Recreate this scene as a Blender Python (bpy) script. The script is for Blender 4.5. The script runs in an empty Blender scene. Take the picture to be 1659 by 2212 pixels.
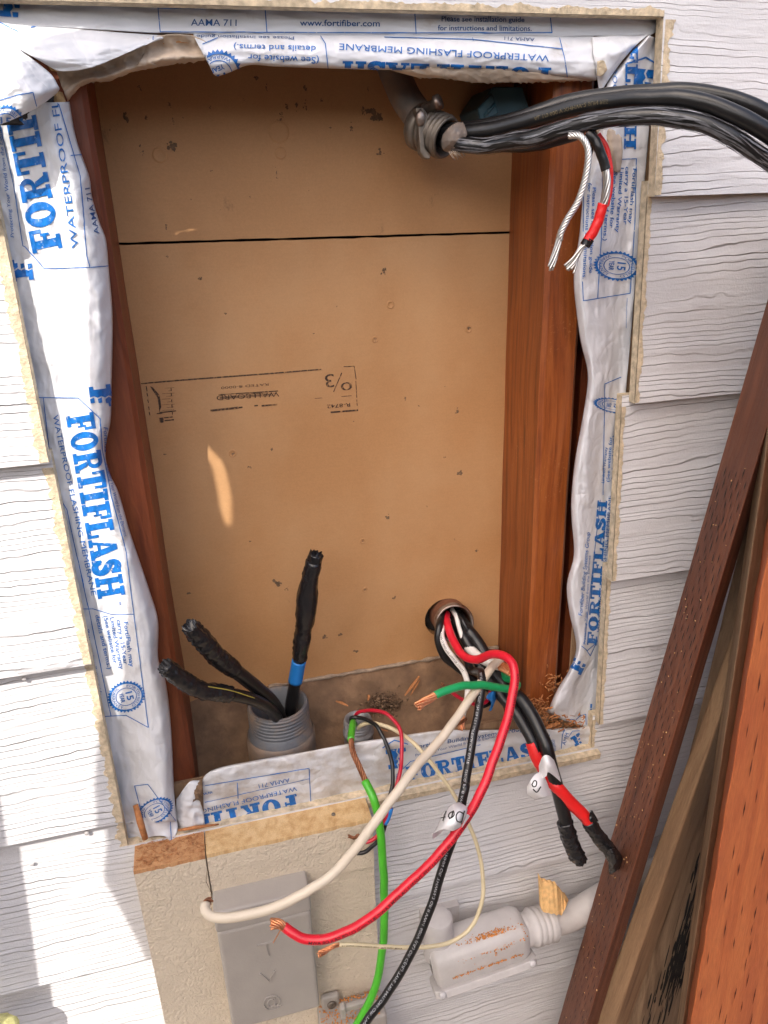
import bpy, bmesh, math, random
import numpy as np
from mathutils import Vector, Matrix, noise
from mathutils.bvhtree import BVHTree
from mathutils.geometry import tessellate_polygon

random.seed(7); np.random.seed(7)
scene = bpy.context.scene
COL = scene.collection

# ------------------------------------------------------------------ camera
# wall plane y = 0, x right, z up, camera at (0, -0.64, 0); the pose was solved from the
# converging edges of the siding cut-out in the photograph (1659 x 2212 picture units)
FPX, CU, CV, DCAM = 1622.0, 829.5, 1106.0, 0.64
AX = np.array([0.96794703, -0.12226984, 0.21938239])
AD = np.array([0.03256904, 0.92712446, 0.37333562])
AN = np.cross(AX, AD); AN /= np.linalg.norm(AN)
AD = np.cross(AN, AX)
RW = np.array([AX, AN, -AD])
CAM = np.array([0.0, -DCAM, 0.0])

def at(u, v, y):
    w = RW @ np.array([u - CU, v - CV, FPX])
    return CAM + w * ((DCAM + y) / w[1])
def proj(p):
    c = RW.T @ (np.array(p) - CAM)
    return (CU + FPX * c[0] / c[2], CV + FPX * c[1] / c[2])
def cdepth(p):
    return float((RW.T @ (np.array(p) - CAM))[2])

cam = bpy.data.cameras.new('camera'); camo = bpy.data.objects.new('camera', cam); COL.objects.link(camo)
r_ = RW @ np.array([1, 0, 0]); d_ = RW @ np.array([0, 1, 0]); f_ = RW @ np.array([0, 0, 1])
M = Matrix(((r_[0], -d_[0], -f_[0], CAM[0]), (r_[1], -d_[1], -f_[1], CAM[1]), (r_[2], -d_[2], -f_[2], CAM[2]), (0, 0, 0, 1)))
camo.matrix_world = M
cam.sensor_fit = 'VERTICAL'; cam.sensor_height = 36; cam.lens = 36 * FPX / 2212
cam.clip_start = 0.01; cam.clip_end = 500
scene.camera = camo

# ------------------------------------------------------------------ light
SUN = np.array([0.6, 1.0, -1.3]); SUN = SUN / np.linalg.norm(SUN)   # direction the light travels
elev = math.asin(-SUN[2]); azi = math.atan2(-SUN[0], -SUN[1])         # azimuth of the sun from +y, clockwise
world = bpy.data.worlds.new('World'); scene.world = world; world.use_nodes = True
wn = world.node_tree.nodes; wl = world.node_tree.links; wn.clear()
sky = wn.new('ShaderNodeTexSky'); sky.sky_type = 'NISHITA'; sky.sun_disc = False
sky.sun_elevation = elev; sky.sun_rotation = azi; sky.air_density = 0.9; sky.dust_density = 4.5; sky.ozone_density = 0.4
bg = wn.new('ShaderNodeBackground'); bg.inputs[1].default_value = 0.15
wo = wn.new('ShaderNodeOutputWorld'); wl.new(sky.outputs[0], bg.inputs[0]); wl.new(bg.outputs[0], wo.inputs[0])
sun = bpy.data.lights.new('sun', 'SUN'); sun.energy = 2.8; sun.angle = math.radians(0.32); sun.color = (1.0, 0.94, 0.86)
suno = bpy.data.objects.new('sun', sun); COL.objects.link(suno)
suno.rotation_euler = Vector(SUN).to_track_quat('-Z', 'Y').to_euler(); suno.location = (-2, -2, 4)
vs = scene.view_settings
vs.view_transform = 'Standard'; vs.look = 'None'; vs.gamma = 1.0; vs.use_curve_mapping = False; vs.exposure = 1.15
scene.render.engine = 'CYCLES'
scene.cycles.use_denoising = True
scene.cycles.use_adaptive_sampling = True; scene.cycles.adaptive_threshold = 0.025
scene.cycles.max_bounces = 8; scene.cycles.diffuse_bounces = 5

# ------------------------------------------------------------------ photo crop helpers (picture units)
def K(x0, y0, s): return lambda x, y: (x0 + x * s, y0 + y * s)
c1 = K(0, 0, .5); c2 = K(829.5, 0, .5); c3 = K(0, 518.4, .5); c4 = K(829.5, 518.4, .5)
c5 = K(0, 1071.4, .5); c6 = K(829.5, 1071.4, .5); c7 = K(0, 1624.5, .5); c8 = K(829.5, 1624.5, .5)
z1 = K(0, 0, .2083); z2 = K(0, 1728.2, .25); z3 = K(380.2, 1589.9, .2917); z4 = K(656.7, 1987.4, .1771)
z5 = K(864.1, 1261.6, .2604); z6 = K(725.8, 1468.9, .1875); z7 = K(1080.1, 1382.5, .16146); z8 = K(812.2, 138.3, .2396)

# ------------------------------------------------------------------ materials
def new_mat(name):
    m = bpy.data.materials.new(name); m.use_nodes = True
    nt = m.node_tree; b = nt.nodes['Principled BSDF']
    return m, nt, b
def nd(nt, t, **kw):
    n = nt.nodes.new(t)
    for k, v in kw.items(): setattr(n, k, v)
    return n
def coords(nt, scale=(1, 1, 1), space='Object'):
    tc = nd(nt, 'ShaderNodeTexCoord'); mp = nd(nt, 'ShaderNodeMapping')
    mp.inputs['Scale'].default_value = scale
    nt.links.new(tc.outputs[space], mp.inputs['Vector']); return mp.outputs[0]
def noise_n(nt, vec, scale, detail=4, rough=.55, dist=0.0):
    n = nd(nt, 'ShaderNodeTexNoise'); n.inputs['Scale'].default_value = scale; n.inputs['Detail'].default_value = detail
    n.inputs['Roughness'].default_value = rough; n.inputs['Distortion'].default_value = dist
    nt.links.new(vec, n.inputs['Vector']); return n.outputs['Fac']
def ramp(nt, fac, stops):
    r = nd(nt, 'ShaderNodeValToRGB'); els = r.color_ramp.elements
    while len(els) < len(stops): els.new(.5)
    for e, (p, c) in zip(els, stops):
        e.position = p; e.color = (*c, 1) if len(c) == 3 else c
    nt.links.new(fac, r.inputs[0]); return r.outputs[0]
def mixc(nt, fac, a, b, mode='MIX'):
    m = nd(nt, 'ShaderNodeMix', data_type='RGBA', blend_type=mode)
    def put(i, v):
        if hasattr(v, 'links'): nt.links.new(v, m.inputs[i])
        elif isinstance(v, (int, float)): m.inputs[i].default_value = v
        else: m.inputs[i].default_value = (*v, 1)
    put(0, fac); put(6, a); put(7, b); return m.outputs[2]
def bump(nt, b, h, dist, strength=1.0, prev=None):
    n = nd(nt, 'ShaderNodeBump'); n.inputs['Distance'].default_value = dist; n.inputs['Strength'].default_value = strength
    nt.links.new(h, n.inputs['Height'])
    if prev is not None: nt.links.new(prev, n.inputs['Normal'])
    nt.links.new(n.outputs[0], b.inputs['Normal']); return n.outputs[0]

def simple(name, col, rough=.5, metal=0., var=.12, vscale=60, bdist=0., bscale=300, dirt=None, dscale=25, dlo=.5, dhi=.7, coat=0, spec=.5):
    m, nt, b = new_mat(name); v = coords(nt)
    n = noise_n(nt, v, vscale)
    lo = tuple(c * (1 - var) for c in col); hi = tuple(min(1, c * (1 + var)) for c in col)
    c = ramp(nt, n, [(.3, lo), (.7, hi)])
    if dirt:
        dn = noise_n(nt, v, dscale, 6, .65)
        f = ramp(nt, dn, [(dlo, (0, 0, 0)), (dhi, (1, 1, 1))])
        c = mixc(nt, f, c, dirt)
    nt.links.new(c, b.inputs['Base Color']); b.inputs['Roughness'].default_value = rough
    b.inputs['Metallic'].default_value = metal; b.inputs['Coat Weight'].default_value = coat
    b.inputs['Specular IOR Level'].default_value = spec
    if bdist: bump(nt, b, noise_n(nt, v, bscale, 5, .6), bdist)
    return m

def wood(name, a, bcol, dark, rough=.6, along=3.0, across=90.0, blot=None, bd=.0004, knots=True, coat=0.0, dust=None):
    """grain runs along local Z"""
    m, nt, b = new_mat(name)
    v = coords(nt, (across, across, along))
    warp = noise_n(nt, coords(nt, (9, 9, 3)), 1.0, 2)
    addv = nd(nt, 'ShaderNodeVectorMath', operation='ADD'); sc = nd(nt, 'ShaderNodeVectorMath', operation='SCALE')
    comb = nd(nt, 'ShaderNodeCombineXYZ'); nt.links.new(warp, comb.inputs[0]); nt.links.new(warp, comb.inputs[1])
    nt.links.new(comb.outputs[0], sc.inputs[0]); sc.inputs['Scale'].default_value = 5.0
    nt.links.new(v, addv.inputs[0]); nt.links.new(sc.outputs[0], addv.inputs[1])
    g = noise_n(nt, addv.outputs[0], 1.0, 5, .6)
    c = ramp(nt, g, [(.28, dark), (.45, a), (.62, bcol), (.8, a)])
    big = noise_n(nt, coords(nt, (7, 7, 2.2)), 1.6, 4, .6)
    if blot:
        f = ramp(nt, big, [(.42, (0, 0, 0)), (.68, (1, 1, 1))])
        c = mixc(nt, f, c, blot)
    fine = noise_n(nt, coords(nt, (1, 1, .08)), 900, 3, .6)
    c = mixc(nt, .35, c, ramp(nt, fine, [(.3, (.35, .35, .35)), (.7, (1, 1, 1))]), 'MULTIPLY')
    if dust:
        vv = coords(nt); f1 = noise_n(nt, vv, 9, 3, .6); f2 = noise_n(nt, vv, 320, 4, .7)
        ad = nd(nt, 'ShaderNodeMath', operation='ADD'); nt.links.new(f1, ad.inputs[0]); nt.links.new(f2, ad.inputs[1])
        hf = nd(nt, 'ShaderNodeMath', operation='MULTIPLY'); nt.links.new(ad.outputs[0], hf.inputs[0]); hf.inputs[1].default_value = .5
        c = mixc(nt, ramp(nt, hf.outputs[0], [(.60, (0, 0, 0)), (.68, (.7, .7, .7))]), c, dust)
    nt.links.new(c, b.inputs['Base Color']); b.inputs['Roughness'].default_value = rough; b.inputs['Coat Weight'].default_value = coat
    p = bump(nt, b, g, bd); bump(nt, b, fine, bd * .5, prev=p)
    return m

def siding_mat():
    m, nt, b = new_mat('painted_siding')
    tc = nd(nt, 'ShaderNodeTexCoord'); info = nd(nt, 'ShaderNodeObjectInfo')
    off = nd(nt, 'ShaderNodeVectorMath', operation='ADD'); comb = nd(nt, 'ShaderNodeCombineXYZ')
    mul = nd(nt, 'ShaderNodeMath', operation='MULTIPLY'); mul.inputs[1].default_value = 13.0
    nt.links.new(info.outputs['Random'], mul.inputs[0])
    for i in range(3): nt.links.new(mul.outputs[0], comb.inputs[i])
    nt.links.new(tc.outputs['Object'], off.inputs[0]); nt.links.new(comb.outputs[0], off.inputs[1])
    def mapped(s):
        mp = nd(nt, 'ShaderNodeMapping'); mp.inputs['Scale'].default_value = s; nt.links.new(off.outputs[0], mp.inputs[0]); return mp.outputs[0]
    # warped saw tooth lines that run along x, like pressed cedar grain
    warp = noise_n(nt, mapped((3.2, 3.2, 9)), 1.0, 2, .45)
    warp2 = noise_n(nt, mapped((40, 40, 20)), 1.0, 2, .5)
    sep = nd(nt, 'ShaderNodeSeparateXYZ'); nt.links.new(off.outputs[0], sep.inputs[0])
    def mth(op, a, bb):
        n = nd(nt, 'ShaderNodeMath', operation=op)
        for i, v in enumerate((a, bb)):
            if v is None: continue
            if hasattr(v, 'links'): nt.links.new(v, n.inputs[i])
            else: n.inputs[i].default_value = v
        return n.outputs[0]
    zz = mth('MULTIPLY', sep.outputs[2], 150.0)
    zz = mth('ADD', zz, mth('MULTIPLY', noise_n(nt, mapped((.8, .8, 34)), 1.0, 2, .5), 5.0))
    zz = mth('ADD', zz, mth('MULTIPLY', warp, 4.5))
    zz = mth('ADD', zz, mth('MULTIPLY', warp2, .7))
    saw = mth('SUBTRACT', 1.0, mth('FRACT', zz, None))
    # each line: slow rise, sharp fall; strength changes from place to place
    tooth = ramp(nt, saw, [(0, (0, 0, 0)), (.78, (.9, .9, .9)), (.86, (1, 1, 1)), (.97, (0, 0, 0))])
    amp = ramp(nt, noise_n(nt, mapped((7, 7, 34)), 1.0, 4, .65), [(.36, (.06, .06, .06)), (.62, (1, 1, 1))])
    h = mth('MULTIPLY', tooth, amp)
    fine = noise_n(nt, mapped((60, 60, 420)), 1.0, 4, .65)
    dots = noise_n(nt, mapped((500, 500, 500)), 1.0, 3, .6)
    p = bump(nt, b, h, .0013); p = bump(nt, b, fine, .0004, prev=p); bump(nt, b, dots, .0003, prev=p)
    dn = noise_n(nt, mapped((10, 10, 18)), 1.0, 5, .6)
    c = ramp(nt, dn, [(.3, (.61, .605, .62)), (.7, (.68, .675, .685))])
    groove = ramp(nt, mth('MULTIPLY', saw, 1.0), [(.84, (1, 1, 1)), (.93, (.72, .71, .72)), (1.0, (1, 1, 1))])  # grooves also darkened in colour, as the relief would shade
    c = mixc(nt, mth('MULTIPLY', amp, .8), c, mixc(nt, 1.0, c, groove, 'MULTIPLY'))
    spk = noise_n(nt, mapped((130, 130, 160)), 1.0, 5, .7)
    c = mixc(nt, ramp(nt, spk, [(.70, (0, 0, 0)), (.80, (.6, .6, .6))]), c, (.38, .33, .29))
    nt.links.new(c, b.inputs['Base Color']); b.inputs['Roughness'].default_value = .55
    return m

MT = {}
MT['siding'] = siding_mat()
MT['bare_cement'] = simple('bare_cement', (.60, .49, .34), .9, var=.32, vscale=140, bdist=.0012, bscale=450)
MT['membrane'] = simple('membrane', (.68, .69, .72), .32, var=.03, vscale=18, dirt=(.50, .44, .37), dscale=26, dlo=.60, dhi=.82, bdist=.0003, bscale=40)
def crease(key):
    m = MT[key]; nt = m.node_tree; b = nt.nodes['Principled BSDF']; v = coords(nt)
    prev = b.inputs['Normal'].links[0].from_socket if b.inputs['Normal'].links else None
    for sc, d in ((14, .0055), (36, .0022)):
        n = noise_n(nt, v, sc, 2, .5, .8)
        a = nd(nt, 'ShaderNodeMath', operation='SUBTRACT'); nt.links.new(n, a.inputs[0]); a.inputs[1].default_value = .5
        c = nd(nt, 'ShaderNodeMath', operation='ABSOLUTE'); nt.links.new(a.outputs[0], c.inputs[0])
        prev = bump(nt, b, c.outputs[0], d, prev=prev)
crease('membrane')
MT['membrane_back'] = simple('membrane_back', (.55, .44, .34), .7, var=.2, vscale=40, bdist=.0006, bscale=200)
MT['membrane_dusty'] = simple('dusty_membrane', (.62, .62, .63), .4, var=.04, vscale=18, dirt=(.40, .33, .26), dscale=30, dlo=.48, dhi=.78, bdist=.0003, bscale=60)
MT['ink'] = simple('ink', (.006, .135, .46), .4, var=.25, vscale=160, dirt=(.45, .50, .58), dscale=240, dlo=.60, dhi=.70)
crease('membrane_dusty')
MT['ink_dark'] = simple('ink_dark', (.012, .075, .24), .4, var=.25, vscale=160)
MT['ink_stamp'] = simple('ink_stamp', (.06, .032, .02), .7, var=.5, vscale=240, dirt=(.44, .225, .09), dscale=260, dlo=.50, dhi=.66)
MT['adhesive'] = simple('adhesive', (.03, .025, .022), .6, var=.5, vscale=120, bdist=.002, bscale=120)

def gyp_mat(name, lo, pale):
    m, nt, b = new_mat(name); v = coords(nt)
    c = ramp(nt, noise_n(nt, coords(nt, (4, 4, 3)), 1.5, 5, .6), [(.3, (.48, .245, .098)), (.7, (.54, .285, .12))])
    fib = noise_n(nt, coords(nt, (60, 60, 500)), 1.0, 3, .6)
    c = mixc(nt, .10, c, ramp(nt, fib, [(.3, (.6, .6, .6)), (.7, (1, 1, 1))]), 'MULTIPLY')
    spk = noise_n(nt, v, 700, 2, .6); c = mixc(nt, .18, c, ramp(nt, spk, [(.35, (.55, .55, .55)), (.65, (1, 1, 1))]), 'MULTIPLY')
    c = mixc(nt, ramp(nt, noise_n(nt, coords(nt, (1, 1, .8)), 6.5, 5, .6), [(.42, (0, 0, 0)), (.70, (pale,) * 3)]), c, (.60, .38, .20))
    f = ramp(nt, noise_n(nt, coords(nt, (1, 1, .55)), 30, 8, .78), [(lo, (0, 0, 0)), (lo + .12, (.75, .75, .75))])
    c = mixc(nt, f, c, (.16, .085, .04))
    f2 = ramp(nt, noise_n(nt, v, 130, 4, .7), [(.72, (0, 0, 0)), (.78, (.8, .8, .8))])
    c = mixc(nt, f2, c, (.12, .06, .03))
    nt.links.new(c, b.inputs['Base Color']); b.inputs['Roughness'].default_value = .62
    p = bump(nt, b, fib, .00006); bump(nt, b, noise_n(nt, v, 22, 5, .6), .0012, prev=p)
    return m
MT['gypsum'] = gyp_mat('gypsum_paper', .69, .45)
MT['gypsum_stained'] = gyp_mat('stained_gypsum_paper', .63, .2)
MT['stud'] = wood('stud_wood', (.28, .068, .013), (.38, .108, .024), (.09, .02, .006), .40, along=2.2, across=150, blot=(.22, .055, .015), coat=.15, dust=(.48, .22, .09))
MT['stud_red'] = wood('stud_red_wood', (.22, .052, .018), (.28, .075, .024), (.11, .026, .010), .5, along=2.2, across=70, blot=(.15, .036, .014))
MT['lumber_dark'] = wood('dark_treated_wood', (.19, .058, .024), (.26, .09, .04), (.075, .024, .012), .6, along=3, across=80, blot=(.12, .038, .018), bd=.0014)
MT['lumber_tan'] = wood('tan_lumber', (.36, .22, .12), (.46, .30, .17), (.18, .10, .055), .75, along=3, across=80, blot=(.26, .16, .09), bd=.0012)
MT['lumber_grey'] = wood('grey_lumber', (.33, .22, .14), (.44, .31, .20), (.14, .085, .05), .8, along=3, across=80, blot=(.20, .13, .085), bd=.0012)
MT['lumber_orange'] = wood('orange_treated_wood', (.50, .125, .035), (.60, .175, .05), (.36, .08, .024), .6, along=2.4, across=60, blot=(.44, .105, .035), bd=.0004)
MT['pine'] = wood('cut_pine', (.64, .41, .19), (.74, .52, .27), (.50, .29, .11), .75, along=3.5, across=110, bd=.0005)
MT['cedar_cut'] = wood('cut_cedar', (.52, .26, .11), (.60, .33, .15), (.36, .15, .06), .85, along=60, across=200, bd=.0008)
MT['splinter'] = simple('splinter_wood', (.42, .17, .06), .8, var=.35, vscale=200)
MT['splinter_pale'] = simple('splinter_pale', (.70, .43, .18), .8, var=.2, vscale=200)

def stucco(name, col, d=.0022, sc=170):
    m, nt, b = new_mat(name); v = coords(nt)
    n = noise_n(nt, v, sc, 3, .5, 1.2); n2 = noise_n(nt, v, sc * 3, 3, .6)
    c = ramp(nt, noise_n(nt, v, 20), [(.3, tuple(x * .93 for x in col)), (.7, tuple(min(1, x * 1.05) for x in col))])
    nt.links.new(c, b.inputs['Base Color']); b.inputs['Roughness'].default_value = .6
    p = bump(nt, b, n, d); bump(nt, b, n2, d * .25, prev=p); return m
MT['beige'] = stucco('beige_paint', (.70, .60, .465), .0024, 190)
MT['box_grey'] = simple('box_grey_paint', (.37, .335, .30), .5, var=.05, vscale=30, bdist=.0003, bscale=250)
MT['pvc_paint'] = simple('painted_pvc', (.53, .50, .485), .5, var=.06, vscale=60, dirt=(.34, .28, .23), dscale=40, dlo=.66, dhi=.76, bdist=.0003, bscale=200)
MT['pvc'] = simple('grey_pvc', (.115, .122, .135), .4, var=.08, vscale=60, dirt=(.33, .22, .13), dscale=25, dlo=.48, dhi=.75, bdist=.0002, bscale=200)
MT['pvc_dusty'] = simple('dusty_grey_pvc', (.125, .12, .12), .5, var=.12, vscale=60, dirt=(.30, .20, .13), dscale=20, dlo=.35, dhi=.7, bdist=.0004, bscale=200)
MT['stub'] = simple('grey_stub', (.26, .26, .265), .35, .2, var=.15, vscale=80, dirt=(.28, .19, .12), dscale=60, dlo=.58, dhi=.8)
MT['zinc'] = simple('zinc_die_cast', (.20, .17, .14), .45, .55, var=.25, vscale=120, bdist=.0004, bscale=300)
MT['steel'] = simple('galvanised_steel', (.42, .37, .33), .38, .8, var=.2, vscale=100, dirt=(.17, .075, .04), dscale=60, dlo=.40, dhi=.62, bdist=.0003, bscale=300)
MT['steel_rust'] = simple('rusty_pipe', (.22, .10, .06), .6, .3, var=.3, vscale=100, bdist=.0004, bscale=300)
MT['alu'] = simple('bare_aluminium', (.62, .60, .57), .28, .9, var=.08, vscale=200)
MT['copper'] = simple('bare_copper', (.80, .36, .18), .3, .9, var=.15, vscale=300)
MT['copper_dark'] = simple('dark_copper', (.36, .15, .075), .5, .6, var=.4, vscale=200)
MT['black'] = simple('black_insulation', (.011, .0105, .011), .30, var=.2, vscale=60, dirt=(.07, .06, .05), dscale=120, dlo=.66, dhi=.9, bdist=.0002, bscale=200)
def streak_mat():
    m, nt, b = new_mat('streaked_insulation')
    n = noise_n(nt, coords(nt, (5, 170, 170)), 1.0, 4, .6, .4)
    f = ramp(nt, n, [(.46, (0, 0, 0)), (.56, (1, 1, 1))])
    nt.links.new(mixc(nt, f, (.02, .02, .022), (.23, .23, .25)), b.inputs['Base Color']); b.inputs['Roughness'].default_value = .28
    bump(nt, b, n, .0008); return m
MT['streaked'] = streak_mat()
MT['black_tape'] = simple('black_tape', (.014, .013, .014), .24, var=.2, vscale=60, bdist=.0008, bscale=70)
MT['red'] = simple('red_insulation', (.66, .012, .03), .3, var=.12, vscale=60, dirt=(.30, .03, .035), dscale=140, dlo=.66, dhi=.76, bdist=.0002, bscale=120)
MT['red_tape'] = simple('red_tape', (.74, .018, .018), .35, var=.08, vscale=60, bdist=.0005, bscale=70)
MT['dark_red'] = simple('crimson_insulation', (.48, .01, .03), .3, var=.08, vscale=60)
MT['white'] = simple('white_insulation', (.64, .55, .43), .4, var=.04, vscale=40, dirt=(.45, .35, .25), dscale=90, dlo=.70, dhi=.80)
MT['white_bright'] = simple('white_wire', (.78, .75, .70), .4, var=.05, vscale=40, dirt=(.4, .33, .26), dscale=90, dlo=.66, dhi=.80)
MT['cream'] = simple('cream_insulation', (.64, .54, .34), .4, var=.06, vscale=40, dirt=(.25, .2, .12), dscale=160, dlo=.66, dhi=.76)
MT['green'] = simple('bright_green_insulation', (.075, .44, .028), .3, var=.12, vscale=60, dirt=(.05, .12, .03), dscale=140, dlo=.67, dhi=.76, bdist=.0002, bscale=120)
MT['green_deep'] = simple('deep_green_insulation', (.012, .34, .11), .32, var=.06, vscale=40, dirt=(.02, .05, .03), dscale=110, dlo=.68, dhi=.74)
MT['blue_tape'] = simple('blue_tape', (.015, .19, .56), .5, var=.06, vscale=40, bdist=.0003, bscale=120)
MT['yellow'] = simple('yellow_line', (.45, .36, .05), .5)
MT['faint_print'] = simple('faint_print', (.12, .095, .05), .5, var=.6, vscale=400)
MT['paper'] = simple('white_label', (.80, .79, .80), .5, var=.02)
MT['marker'] = simple('black_marker', (.008, .008, .009), .5)
MT['teal'] = simple('blue_box_plastic', (.025, .075, .10), .45, var=.1)
MT['sawdust'] = simple('sawdust', (.60, .24, .06), .95, var=.4, vscale=500)
MT['dust'] = simple('dusty_plate', (.25, .15, .085), .9, var=.25, vscale=40, dirt=(.12, .07, .045), dscale=30, dlo=.45, dhi=.75, bdist=.003, bscale=45)
MT['mortar'] = simple('grey_mortar', (.33, .25, .18), .9, var=.3, vscale=120, bdist=.002, bscale=200)
MT['dirt'] = simple('dirt_crumb', (.17, .105, .062), .95, var=.4, vscale=200)
MT['print_white'] = simple('white_print', (.30, .30, .31), .5, var=.6, vscale=300)
MT['slit'] = simple('incision_brown', (.10, .022, .009), .9, var=.5, vscale=100)
MT['print_black'] = simple('black_print', (.05, .02, .02), .5)
MT['foam'] = simple('yellow_foam', (.55, .52, .22), .9, var=.2, vscale=200, bdist=.003, bscale=200)
MT['ground'] = simple('earth_ground', (.22, .18, .14), .9, var=.15, vscale=3)
MT['roof_wood'] = simple('porch_board', (.26, .18, .12), .8, var=.15, vscale=10)  # shared brown of the added, unseen light blockers
MT['char'] = simple('char_stain', (.02, .018, .017), .9, var=.5, vscale=80)
MT['streak'] = simple('grey_streak', (.13, .13, .14), .25, var=.3, vscale=200)
MT['nail'] = simple('painted_nail', (.50, .48, .48), .5, var=.2, vscale=300)

# ------------------------------------------------------------------ object helpers
WLOC = {}
def thing(name, label, cat, loc, group=None):
    o = bpy.data.objects.new(name, None); COL.objects.link(o); o.location = tuple(loc); o.empty_display_size = .02
    WLOC[o.name] = np.array(loc, float)
    o['label'] = label; o['category'] = cat
    if group: o['group'] = group
    return o
def part(name, geo, mat, parent=None, label=None, cat=None, group=None, kind=None, rot=None, smooth=True, mats2=None, solid=0, base=None):
    V, F = geo[0], geo[1]
    V = np.array(V, float).reshape(-1, 3)
    mi = geo[2] if len(geo) > 2 else None
    b = np.array(base, float) if base is not None else np.array([(V[:, 0].min() + V[:, 0].max()) / 2, (V[:, 1].min() + V[:, 1].max()) / 2, V[:, 2].min()])
    L = V - b
    if rot is not None: L = L @ np.array(rot)            # columns of rot: local axes in world
    me = bpy.data.meshes.new(name); me.from_pydata(L.tolist(), [], [list(map(int, f)) for f in F]); me.update()
    me.materials.append(MT[mat])
    if mats2:
        for x in mats2: me.materials.append(MT[x])
    if mi is not None: me.polygons.foreach_set('material_index', np.array(mi, dtype=np.int32))
    if smooth: me.polygons.foreach_set('use_smooth', [True] * len(me.polygons))
    o = bpy.data.objects.new(name, me); COL.objects.link(o)
    if parent is not None:
        o.parent = parent; o.location = tuple(b - WLOC[parent.name])
    else: o.location = tuple(b)
    if rot is not None: o.rotation_euler = Matrix(np.array(rot).tolist()).to_euler()
    WLOC[o.name] = b
    if label: o['label'] = label
    if cat: o['category'] = cat
    if group: o['group'] = group
    if kind: o['kind'] = kind
    if smooth == 'auto' or (smooth is True and solid == 0 and False): pass
    if solid:
        md = o.modifiers.new('thickness', 'SOLIDIFY'); md.thickness = abs(solid); md.offset = -1
    return o
def sharp(o, ang=35):
    me = o.data; bm = bmesh.new(); bm.from_mesh(me)
    for e in bm.edges:
        if len(e.link_faces) == 2 and e.calc_face_angle(0) > math.radians(ang): e.smooth = False
    bm.to_mesh(me); bm.free(); return o
def merge(*gs):
    V = []; F = []; mi = []; any_mi = any(len(g) > 2 for g in gs)
    for g in gs:
        n = len(V); V += [tuple(p) for p in g[0]]; F += [[i + n for i in f] for f in g[1]]
        if any_mi: mi += list(g[2]) if len(g) > 2 else [0] * len(g[1])
    return (V, F, mi) if any_mi else (V, F)
def cat(P, n):
    """Catmull-Rom resample by arc length, P (k,d)"""
    P = np.array(P, float); Q = np.vstack([2 * P[0] - P[1], P, 2 * P[-1] - P[-2]])
    out = []; m = 14
    for i in range(1, len(Q) - 2):
        p0, p1, p2, p3 = Q[i - 1], Q[i], Q[i + 1], Q[i + 2]
        for k in range(m):
            t = k / m
            out.append(.5 * (2 * p1 + (p2 - p0) * t + (2 * p0 - 5 * p1 + 4 * p2 - p3) * t * t + (3 * p1 - p0 - 3 * p2 + p3) * t ** 3))
    out.append(P[-1]); out = np.array(out)
    s = np.r_[0, np.cumsum(np.linalg.norm(np.diff(out[:, :3], axis=0), axis=1))]
    tt = np.linspace(0, s[-1], n)
    return np.stack([np.interp(tt, s, out[:, j]) for j in range(out.shape[1])], 1)
def frames(C):
    T = np.gradient(C, axis=0); T /= np.linalg.norm(T, axis=1)[:, None] + 1e-12
    up = np.array([0, 0, 1.0]) if abs(T[0][2]) < .9 else np.array([1.0, 0, 0])
    N = np.cross(T[0], up); N /= np.linalg.norm(N); Ns = [N]
    for i in range(1, len(C)):
        N = N - T[i] * (N @ T[i]); N /= np.linalg.norm(N) + 1e-12; Ns.append(N)
    Ns = np.array(Ns); return T, Ns, np.cross(T, Ns)
def sweep(C, R, n=12, cap=True, rfun=None):
    C = np.array(C, float); m = len(C); T, N, B = frames(C)
    R = np.broadcast_to(np.array(R, float), (m,))
    V = []
    for i in range(m):
        for k in range(n):
            a = 2 * math.pi * k / n; r = R[i] * (rfun(i / (m - 1), a) if rfun else 1)
            V.append(C[i] + r * (math.cos(a) * N[i] + math.sin(a) * B[i]))
    F = [[i * n + k, i * n + (k + 1) % n, (i + 1) * n + (k + 1) % n, (i + 1) * n + k] for i in range(m - 1) for k in range(n)]
    if cap: F += [list(range(n))[::-1], [(m - 1) * n + k for k in range(n)]]
    return V, F
def px3(pts): return np.array([at(*p) for p in pts])
def pxwidth(C, w):
    d = np.array([cdepth(p) for p in C]); return w / 2 * float(np.median(d)) / FPX
def lathe(axis0, axis1, prof, n=24, cap0=False, cap1=False):
    """profile [(t along 0..1 in metres from axis0, radius)]"""
    a = np.array(axis0, float); d = np.array(axis1, float) - a; d /= np.linalg.norm(d)
    up = np.array([0, 0, 1.0]) if abs(d[2]) < .9 else np.array([1.0, 0, 0])
    N = np.cross(d, up); N /= np.linalg.norm(N); B = np.cross(d, N)
    V = [a + d * t + r * (math.cos(2 * math.pi * k / n) * N + math.sin(2 * math.pi * k / n) * B) for t, r in prof for k in range(n)]
    m = len(prof)
    F = [[i * n + k, i * n + (k + 1) % n, (i + 1) * n + (k + 1) % n, (i + 1) * n + k] for i in range(m - 1) for k in range(n)]
    if cap0: F.append(list(range(n))[::-1])
    if cap1: F.append([(m - 1) * n + k for k in range(n)])
    return V, F
def hexa(P):
    """8 points: bottom 4, top 4 (same order)"""
    return [tuple(p) for p in P], [[0, 3, 2, 1], [4, 5, 6, 7], [0, 1, 5, 4], [1, 2, 6, 5], [2, 3, 7, 6], [3, 0, 4, 7]]
def box(x0, x1, y0, y1, z0, z1):
    return hexa([(x0, y0, z0), (x1, y0, z0), (x1, y1, z0), (x0, y1, z0), (x0, y0, z1), (x1, y0, z1), (x1, y1, z1), (x0, y1, z1)])
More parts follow.
